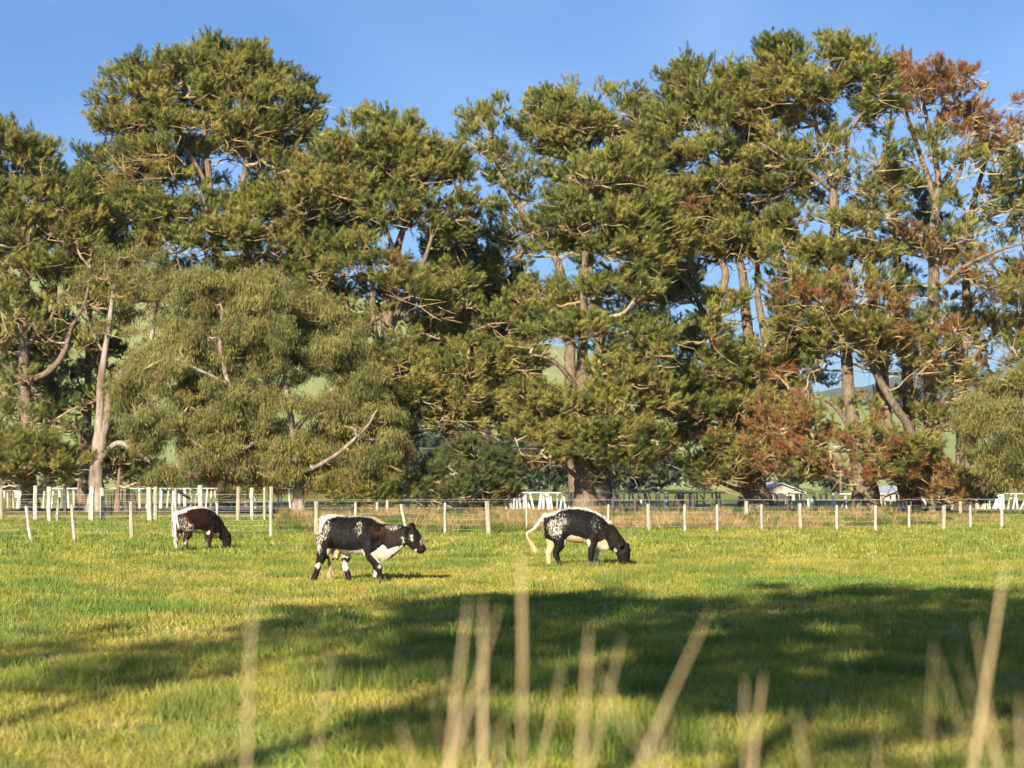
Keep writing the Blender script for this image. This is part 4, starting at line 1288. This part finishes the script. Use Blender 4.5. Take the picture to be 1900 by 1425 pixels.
leg1([(920, 560, .13), (930, 680, .125), (960, 790, .088), (1015, 880, .066), (1062, 955, .053), (1082, 1040, .039), (1092, 1110, .044), (1096, 1150, .05), (1100, 1178, .056)], -.15)
leg1([(990, 640, .12), (985, 800, .085), (988, 900, .058), (995, 975, .05), (982, 1060, .037), (972, 1120, .043), (970, 1170, .054)], .15)
xx, zz_ = c1(455, 765)
gg.tube(np.array([(xx - .06, 0, zz_ + .04), (xx, 0, zz_), (xx + .06, 0, zz_ + .04)]), [.05, .085, .05], 10)
for dx in (-.035, .03):
    for dy in (-.04, .04):
        gg.tube(np.array([(xx + dx, dy, zz_ - .04), (xx + dx, dy, zz_ - .125)]), [.02, .013], 6)
tl = [c1(290, 285), c1(262, 330), c1(252, 450), c1(262, 600), c1(300, 760), c1(345, 850)]
limb_line(gg, [(p[0], .05, p[1], r) for p, r in zip(tl, (.045, .04, .032, .026, .022, .02))], 8)
for s in (-1, 1):
    r_, t_ = c1(1480, 430), c1(1432, 505)
    ear_geo(gg, (r_[0], s * .08, r_[1]), (t_[0] - .02, s * .19, t_[1] - .0), .065, (.6, s * -.5, .5))
xx, zz_ = c1(1500, 425)
gg.tube(np.array([(xx, -.06, zz_), (xx + .01, 0, zz_ + .03), (xx, .06, zz_)]), [.05, .06, .05], 8)
def coat1(co):
    X, Z, Y = co[:, 0] * 779 + 800, 1165 - co[:, 2] * 779, co[:, 1]
    q = np.stack([X, Y, Z], 1)
    pale = np.zeros(len(co))
    topline = np.interp(X, [260, 300, 360, 500, 800, 950, 1060, 1160, 1190, 2000], [520, 420, 315, 275, 274, 290, 355, 372, 300, 300])
    pale = np.maximum(pale, np.clip((topline - Z) / 45 + .5, 0, 1) * (X < 1190))
    belly = np.interp(X, [380, 480, 700, 860, 900], [705, 712, 735, 715, 760])
    pale = np.maximum(pale, np.clip((Z - belly) / 30 + .5, 0, 1) * (X > 380) * (X < 890) * (Z < 835))
    pale = np.maximum(pale, .38 * blob(q, 330, 420, 95, 190))
    pale = np.maximum(pale, .43 * blob(q, 275, 610, 65, 180))
    pale = np.maximum(pale, .36 * blob(q, 820, 430, 50, 110))
    pale = np.maximum(pale, inside([(975, 770), (1080, 690), (1130, 645), (1185, 720), (1260, 690), (1395, 660), (1390, 700), (1250, 780), (1180, 870), (1115, 930), (1060, 880), (1000, 800)], X, Z) * 1.0)
    pale = np.maximum(pale, .6 * blob(q, 252, 935, 50, 45))
    pale = np.maximum(pale, .6 * blob(q, 560, 950, 75, 75, 1))
    pale = np.maximum(pale, .58 * blob(q, 972, 1050, 40, 60, 1))
    pale = np.maximum(pale, .55 * blob(q, 1085, 945, 28, 32))
    pale = np.maximum(pale, .55 * blob(q, 1520, 560, 30, 48))
    pale = np.maximum(pale, .5 * blob(q, 1395, 590, 28, 60))
    pale = np.maximum(pale, .45 * blob(q, 1640, 610, 25, 60))
    pale = np.maximum(pale, .6 * blob(q, 1555, 730, 25, 22))
    pale = np.maximum(pale, .38 * blob(q, 1250, 420, 110, 40))
    brown = np.maximum(.5 * blob(q, 1080, 470, 80, 60), .04 + .15 * blob(q, 1250, 520, 160, 120))
    tan = np.maximum(.45 * blob(q, 1100, 800, 120, 60), .8 * blob(q, 1080, 345, 110, 50))
    tan = np.maximum(tan, .7 * blob(q, 470, 770, 80, 60))
    tan = np.maximum(tan, .4 * blob(q, 520, 930, 40, 60))
    return pale, np.clip(brown, 0, 1), np.clip(tan, 0, 1)
M['coat1'] = coat_mat('black_roan_coat', (.005, .0045, .005), (.16, .075, .03), (.68, .61, .50))
a_, b_ = c1(1545, 560), c1(350, 850)
dcow = gdepth(1080)
xc = (560 + 800 / 7.308 - CX) / F * dcow
TH = [c1(345, 850), c1(362, 950), c1(372, 1050), c1(365, 1135)]
build_cow('black and white cow walking right with head held up', (xc, dcow, 0), math.radians(-7), gg, coat1, M['coat1'],
          [(a_[0], -.098, a_[1]), (a_[0], .098, a_[1])], [(p[0], .05, p[1]) for p in TH])

# --- grazing cow; side view of 721 units per metre
def c2(x, z):
    return (x - 900) / 721.0, (1045 - z) / 721.0
def grazer(rear_near, rear_far, fore_near, fore_far, tail):
    gg = Geo()
    st = []
    for (x, t, bt, hw) in [(392, 300, 440, .07), (420, 285, 540, .15), (470, 262, 620, .21), (560, 228, 645, .26), (700, 193, 665, .29), (850, 173, 690, .305), (1000, 185, 705, .295), (1120, 222, 745, .26), (1220, 272, 795, .22), (1300, 330, 812, .18), (1370, 420, 790, .13)]:
        xx, zt = c2(x, t)
        _, zb = c2(x, bt)
        st.append((xx, 0, (zt + zb) / 2, hw, (zt - zb) / 2, 0))
    ring_loft(gg, st, 24, .25)
    st = []
    for (x, z, hh, hw) in [(1220, 520, .30, .17), (1320, 590, .245, .14), (1410, 665, .20, .12), (1490, 735, .165, .105), (1540, 790, .14, .10)]:
        xx, zz_ = c2(x, z)
        st.append((xx, 0, zz_, hw, hh, -.75))
    ring_loft(gg, st, 18, .15)
    st = []
    for (x, z, hh, hw) in [(1560, 745, .08, .075), (1562, 790, .135, .10), (1560, 850, .145, .105), (1568, 910, .125, .09), (1578, 965, .10, .072), (1586, 1005, .083, .066), (1590, 1030, .066, .06), (1592, 1042, .03, .04)]:
        xx, zz_ = c2(x, z)
        st.append((xx, 0, zz_, hw, hh, -1.5))
    ring_loft(gg, st, 16, .1)
    for s_ in (-1, 1):
        for (x, z, y, r) in [(540, 290, .185, .055), (415, 320, .10, .045), (1150, 360, .17, .08), (1130, 500, .19, .095)]:
            xx, zz_ = c2(x, z)
            gg.tube(np.array([(xx - r, s_ * y * .9, zz_), (xx, s_ * y, zz_), (xx + r, s_ * y * .9, zz_)]), [r * .5, r, r * .5], 8)
    for pts, y0 in ((rear_near, -.16), (rear_far, .15), (fore_near, -.15), (fore_far, .14)):
        rows = []
        for i, (x, z, r) in enumerate(pts):
            xx, zz_ = c2(x, z)
            rows.append((xx, y0 * (.75 + .25 * min(1, i / 2)), zz_, r))
        limb_line(gg, rows)
    limb_line(gg, [(*((c2(x, z)[0]),), y, c2(x, z)[1], r) for (x, y, z, r) in tail], 8)
    for s in (-1, 1):
        r_, t_ = c2(1555, 755), c2(1520, 760)
        ear_geo(gg, (r_[0], s * .075, r_[1] + .01), (t_[0], s * .23, t_[1] + .03), .06, (-.5, 0, .8))
    xx, zz_ = c2(1600, 750)
    gg.tube(np.array([(xx, -.055, zz_), (xx + .02, 0, zz_ + .02), (xx, .055, zz_)]), [.045, .055, .045], 8)
    return gg
RN = [(590, 470, .165), (610, 580, .165), (625, 690, .115), (595, 775, .078), (566, 835, .058), (590, 920, .043), (612, 985, .044), (628, 1015, .05), (640, 1043, .056)]
RF = [(490, 480, .14), (500, 600, .13), (505, 720, .09), (475, 800, .065), (455, 850, .053), (455, 940, .041), (460, 1000, .045), (462, 1040, .054)]
FN = [(1120, 500, .13), (1110, 620, .125), (1102, 730, .082), (1088, 830, .058), (1082, 880, .05), (1076, 950, .04), (1070, 1000, .045), (1066, 1040, .054)]
FF = [(1180, 640, .12), (1165, 770, .08), (1158, 860, .054), (1155, 900, .047), (1152, 960, .039), (1150, 1005, .045), (1150, 1040, .054)]
gg = grazer(RN, RF, FN, FF, [(425, 0, 285, .045), (385, 0, 305, .032), (300, -.02, 420, .022), (215, -.02, 505, .019), (150, -.02, 540, .018), (135, -.02, 580, .016), (160, -.02, 640, .014)])
def coat2(co):
    X, Z, Y = co[:, 0] * 721 + 900, 1045 - co[:, 2] * 721, co[:, 1]
    q = np.stack([X, Y, Z], 1)
    top = np.interp(X, [380, 480, 560, 650, 760, 900, 1050, 1150, 1250, 1330, 1420, 1460], [325, 295, 275, 214, 194, 194, 222, 258, 316, 396, 428, 390])
    pale = np.clip((top - Z) / 40 + .5, 0, 1) * (X < 1470)
    pale = np.maximum(pale, .44 * blob(q, 560, 470, 130, 160))
    pale = np.maximum(pale, .30 * blob(q, 650, 360, 120, 130))
    pale = np.maximum(pale, .22 * blob(q, 1150, 420, 90, 130))
    bel = np.interp(X, [700, 780, 900, 1000, 1060], [640, 575, 600, 640, 640])
    pale = np.maximum(pale, np.clip((Z - bel) / 30 + .5, 0, 1) * (X > 690) * (X < 1060) * (Z < 720))
    pale = np.maximum(pale, inside([(1140, 790), (1180, 690), (1290, 640), (1330, 700), (1360, 790), (1250, 830)], X, Z) * 1.0)
    pale = np.maximum(pale, (Z > 640) * (X < 560) * (X > 400) * (Y > .02) * (Z < 1010) * .95)
    pale = np.maximum(pale, (Z > 790) * (X > 1100) * (X < 1230) * (Y > .02) * .6)
    pale = np.maximum(pale, (X < 390) * 1.0)
    pale = np.maximum(pale, .7 * blob(q, 1050, 690, 25, 60))
    pale = np.maximum(pale, .5 * blob(q, 1440, 800, 25, 40))
    brown = .03 + .12 * blob(q, 1300, 600, 200, 160)
    tan = np.maximum(.75 * blob(q, 870, 640, 180, 60), .85 * blob(q, 1250, 700, 80, 40))
    tan = np.maximum(tan, .8 * (Z > 600) * (X < 560) * (Y > .02))
    tan = np.maximum(tan, .9 * (X < 260) * (Z > 560))
    return pale, np.clip(brown, 0, 1), np.clip(tan, 0, 1)
M['coat2'] = coat_mat('black_speckled_coat', (.005, .0045, .0045), (.14, .07, .035), (.68, .61, .51))
dcow = gdepth(1051)
xc = (960 + 900 / 7.917 - CX) / F * dcow
e = c2(1580, 850)
th = [(c2(x, z)[0], -.02, c2(x, z)[1]) for x, z in ((160, 640), (200, 710), (245, 780), (285, 825))]
build_cow('black cow with white back grazing with its tail swung out', (xc, dcow, 0), math.radians(-2), gg, coat2, M['coat2'], [(e[0], -.098, e[1]), (e[0], .098, e[1])], th)

RN3 = [(590, 470, .165), (600, 580, .165), (600, 690, .11), (560, 775, .075), (530, 835, .058), (545, 920, .043), (560, 985, .044), (568, 1015, .05), (575, 1043, .056)]
FF3 = [(1180, 640, .12), (1175, 770, .08), (1185, 860, .054), (1195, 900, .047), (1205, 960, .039), (1210, 1005, .045), (1215, 1040, .054)]
gg = grazer(RN3, RF, FN, FF3, [(425, 0, 285, .05), (378, 0, 310, .045), (360, 0, 420, .038), (365, 0, 540, .034), (372, 0, 660, .03), (380, 0, 760, .026)])
def coat3(co):
    X, Z, Y = co[:, 0] * 721 + 900, 1045 - co[:, 2] * 721, co[:, 1]
    q = np.stack([X, Y, Z], 1)
    top = np.interp(X, [380, 480, 560, 700, 900, 1050, 1150, 1250, 1330], [330, 300, 265, 225, 205, 225, 255, 290, 300])
    pale = np.clip((top - Z) / 40 + .5, 0, 1) * (X < 1330)
    pale = np.maximum(pale, .34 * blob(q, 470, 510, 100, 170))
    pale = np.maximum(pale, .38 * blob(q, 580, 570, 110, 90))
    pale = np.maximum(pale, .9 * (np.abs(Y) < .07) * (X < 440) * (Z < 800))
    bel = np.interp(X, [600, 720, 900, 1000, 1060], [640, 610, 640, 670, 640])
    pale = np.maximum(pale, np.clip((Z - bel) / 30 + .5, 0, 1) * (X > 640) * (X < 1060) * (Z < 720))
    pale = np.maximum(pale, (X > 1130) * (X < 1330) * (Z > 700) * (Z < 830) * 1.0)
    pale = np.maximum(pale, (Z > 700) * (Y > .02) * .6 * (X < 1260))
    pale = np.maximum(pale, .5 * blob(q, 520, 860, 30, 60))
    brown = np.full(len(co), .38)
    tan = np.maximum(.4 * blob(q, 870, 640, 180, 60), .9 * blob(q, 1230, 760, 90, 60))
    return pale, brown, np.clip(tan, 0, 1)
M['coat3'] = coat_mat('dark_brown_coat', (.007, .004, .0035), (.10, .034, .020), (.68, .61, .51))
dcow = gdepth(1022)
xc = (368 - CX) / F * dcow
th = [(c2(x, z)[0], 0, c2(x, z)[1]) for x, z in ((380, 760), (386, 810), (390, 850))]
build_cow('dark brown cow with white rump grazing by the left posts, tail hanging', (xc, dcow, 0), math.radians(42), gg, coat3, M['coat3'], [(e[0], -.098, e[1]), (e[0], .098, e[1])], th, scale=.92)

# ------------------------------------------------------------------ grass
def clump_mesh(name, seed, n, rad, h0, h1, w, lean=.45, stalk=0.0):
    g = rs(seed)
    V, T, tone = [], [], []
    for i in range(n):
        a, r = g.uniform(0, 2 * math.pi), rad * math.sqrt(g.random())
        b0 = np.array([math.cos(a) * r, math.sin(a) * r, -.01])
        h = g.uniform(h0, h1)
        az = g.uniform(0, 2 * math.pi)
        l = lean * g.uniform(.2, 1.2)
        d = np.array([math.cos(az) * l, math.sin(az) * l, 1.0])
        d /= np.linalg.norm(d)
        az2 = g.uniform(0, math.pi)
        s = np.array([math.cos(az2), math.sin(az2), 0]) * w * g.uniform(.6, 1.3) * .5
        m = b0 + d * h * .55
        t = m + (d + np.array([math.cos(az), math.sin(az), -.5]) * l * .8) * h * .5
        k = len(V)
        V += [b0 - s, b0 + s, m + s * .8, m - s * .8, t]
        T += [(k, k + 1, k + 2), (k, k + 2, k + 3), (k + 3, k + 2, k + 4)]
        tn = np.clip(g.normal(.5, .22), 0, 1)
        tone += [tn] * 3
    me = mesh_from(name, V, T)
    fattr(me, 'tone', tone)
    me.materials.append(M['grass'])
    return me

def scatter(name, meshes, pos, rot, scl, tint, pick, label):
    return tag(set_on_points(name, meshes, pos, rot, scl, pick, {'tint': tint}, M['grass']), label, 'grass')

def turf_tint(x, y, g):
    """green to straw by patches of the paddock itself"""
    a = fbm(x / 3.2 + 11, y / 4.5 + 3, 21, 3)
    b = fbm(x / 0.7, y / 0.9, 31, 2)
    straw = np.clip((a - .50) * 3.2 + (b - .5) * .8 + g.normal(0, .16, len(x)), 0, 1)[:, None]
    lush = np.clip((fbm(x / 2.0 + 40, y / 2.5, 51, 3) - .56) * 5, 0, 1)[:, None]
    c = np.array([.285, .295, .048]) * (1 - straw) + np.array([.40, .345, .075]) * straw
    c = c * (1 - lush * (1 - straw)) + np.array([.165, .245, .045]) * lush * (1 - straw)
    dry = (g.random((len(x), 1)) < .06)
    c = np.where(dry, np.array([.44, .34, .14]), c)
    return c * g.uniform(.8, 1.2, (len(x), 1))

def turf(name, d0, d1, dens, meshes, size, seed, label, tuft=0.09):
    g = rs(seed)
    half = lambda d: d * (CX / F) * 1.12 + 0.8
    area = (d1 - d0) * (half(d0) + half(d1))
    n = int(area * dens)
    d = np.sqrt(g.uniform(d0 ** 2, d1 ** 2, n))
    x = g.uniform(-1, 1, n) * half(d)
    pos = np.stack([x, d, np.zeros(n)], 1)
    rot = np.stack([g.normal(0, .05, n), g.normal(0, .05, n), g.uniform(0, 6.283, n)], 1)
    s = size * g.uniform(.75, 1.3, n)
    hgt = .6 + .6 * fbm(x / 1.6, d / 1.6, 61, 3) ** 1.5
    tint = turf_tint(x, d, g)
    big = fbm(x / .8 + 7, d / .8, 71, 2) > (1 - tuft - .25)
    hgt = hgt * np.where(big, 1.9, 1.0)
    tint = np.where(big[:, None], tint * .4 + np.array([.09, .17, .028]) * .6, tint)
    scl = np.stack([s, s, s * hgt], 1)
    return scatter(name, meshes, pos, rot, scl, tint, g.integers(0, len(meshes), n), label)

near = [clump_mesh('clump_near', 900 + i, 60, .17, .05, .15, .006, .6) for i in range(5)]
mid = [clump_mesh('clump_mid', 920 + i, 46, .24, .04, .11, .011, .5) for i in range(5)]
far = [clump_mesh('clump_far', 940 + i, 34, .40, .04, .12, .022, .5) for i in range(4)]
turf('near_grass', 10.5, 22, 34, near, 1.0, 1, 'tufted near grass at the bottom of the picture')
turf('middle_grass', 21.5, 46, 17, mid, 1.05, 2, 'short golden green paddock grass around the cattle')
turf('far_grass', 45, 96, 7, far, 1.1, 3, 'short paddock grass up to the fences and trees')

# ungrazed dry strip along the fence
g = rs(444)
tallc = [clump_mesh('clump_dry', 960 + i, 40, .22, .28, .72, .018, .5) for i in range(5)]
n = 3800
px = g.uniform(520, 1960, n)
fd = np.interp(px, [520, 906, 1205, 1900], [66, 64.5, 69.5, 73.5])
d = fd + .6 + g.random(n) ** 1.3 * 36
x = (px - CX) / F * d
keep = fbm(x / 2.2, d / 3, 81, 2) > np.where(px > 1640, .62, .42)
x, d, px = x[keep], d[keep], px[keep]
n = len(x)
gr = (fbm(x / 2.5 + 5, d / 4, 91, 2) + g.normal(0, .12, n) > .43)[:, None]
tint = np.where(gr, np.array([.115, .155, .028]), np.array([.42, .29, .125])) * g.uniform(.75, 1.2, (n, 1))
s = g.uniform(.6, 1.15, n)
scatter('dry_grass', tallc, np.stack([x, d, np.zeros(n)], 1), np.stack([g.normal(0, .1, n), g.normal(0, .1, n), g.uniform(0, 6.28, n)], 1),
        np.stack([s, s, s * np.where(gr[:, 0], .55, .8)], 1), tint, g.integers(0, 5, n), 'tall straw-coloured ungrazed grass along the front fence')

# ------------------------------------------------------------------ blurred stalks close to the lens
def tussock(label, d, stalks, seed):
    g = rs(seed)
    x0 = np.mean([(s[0][0] - CX) / F * d for s in stalks])
    root = empty('dry_grass_tussock', (x0, d, 0))
    tag(root, label, 'tall grass', 'dry stalks close to the camera')
    for s in stalks:
        (xt, yt), (xb, yb), w = s[0], s[1], s[2]
        dd = d + g.uniform(-.25, .25)
        top, bot = P(xt, yt, dd), P(xb, yb, dd)
        v = bot - top
        v = v / -v[2] * top[2]          # carry the stalk on down to the ground
        foot = top + v
        foot[0] = x0 + (foot[0] - x0) * .75 if abs(foot[0] - x0) > .5 else foot[0]
        t = np.linspace(0, 1, 33)[:, None]
        pts = foot * (1 - t) + top * t
        pts[:, 0] += np.sin(t[:, 0] * math.pi) * g.normal(0, .006) + np.cumsum(g.normal(0, .0007, 33))
        node = 1 + .35 * np.clip(np.sin(np.cumsum(g.uniform(.5, .9, 33))), 0, 1) + g.normal(0, .06, 33)
        r = w * .185 / F * dd * node * np.interp(t[:, 0], [0, .9, .97, 1], [1.15, 1.0, .8, .25])
        gg = Geo()
        gg.tube(pts - np.array(root.location), r, 7, True)
        st_o = link('stalk', gg.mesh('stalk', True), M['dead_grass'], root)
    return root
gt = rs(66)
def wisps(x0, x1, y0, y1, n):
    return [((gt.uniform(x0, x1), gt.uniform(y0, y1)), (gt.uniform(x0, x1), 1425), gt.uniform(3, 6)) for _ in range(n)]
tussock('lone faint blurred stalk left of the walking cow', 2.6, [((470, 1100), (455, 1425), 12)], 1)
tussock('densest bunch of tall blurred straw stalks below the picture centre', 2.9, [((868, 1110), (835, 1425), 14), ((892, 1112), (895, 1425), 17), ((962, 1020), (966, 1425), 15), ((930, 1120), (840, 1425), 9), ((745, 1340), (775, 1425), 12), ((1045, 1230), (1000, 1425), 9), ((935, 1350), (925, 1425), 11), ((620, 1200), (590, 1425), 6)] + wisps(780, 1010, 1180, 1330, 6), 2)
tussock('pair of blurred straw stalks right of the central bunch, one leaning', 2.9, [((1090, 1165), (1084, 1425), 16), ((1310, 1130), (1140, 1425), 10), ((1165, 1180), (1110, 1340), 7), ((1320, 1340), (1328, 1425), 8)] + wisps(1040, 1300, 1220, 1350, 5), 3)
tussock('short blurred straw stalks left of the corner clump', 2.8, [((1420, 1250), (1400, 1425), 14), ((1370, 1255), (1372, 1425), 10), ((1475, 1320), (1490, 1425), 11), ((1630, 1360), (1630, 1425), 7)], 4)
tussock('thick tall blurred straw stalks in the bottom right corner', 2.8, [((1872, 1040), (1815, 1425), 16), ((1806, 1150), (1850, 1425), 8), ((1885, 1290), (1892, 1425), 12), ((1840, 1330), (1806, 1425), 9)] + wisps(1700, 1900, 1180, 1340, 5), 5)
print('TREE TRIS', N_TRI[0])

# ------------------------------------------------------------------ hazy air
gg = Geo()
gg.box((-3020, -620, -3), (3020, 3020, 230))
hm = bpy.data.materials.new('haze')
hm.use_nodes = True
hn = hm.node_tree.nodes
hn.remove(hn['Principled BSDF'])
pv = hn.new('ShaderNodeVolumePrincipled')
pv.inputs['Color'].default_value = (.86, .92, 1.0, 1)
pv.inputs['Density'].default_value = 0.0001
pv.inputs['Anisotropy'].default_value = 0.2
hm.node_tree.links.new(pv.outputs[0], hn['Material Output'].inputs['Volume'])
hz = link('haze', gg.mesh('haze'), hm)
tag(hz, 'pale haze in the air over the hills', 'haze', kind='stuff')
SC.cycles.volume_bounces = 0
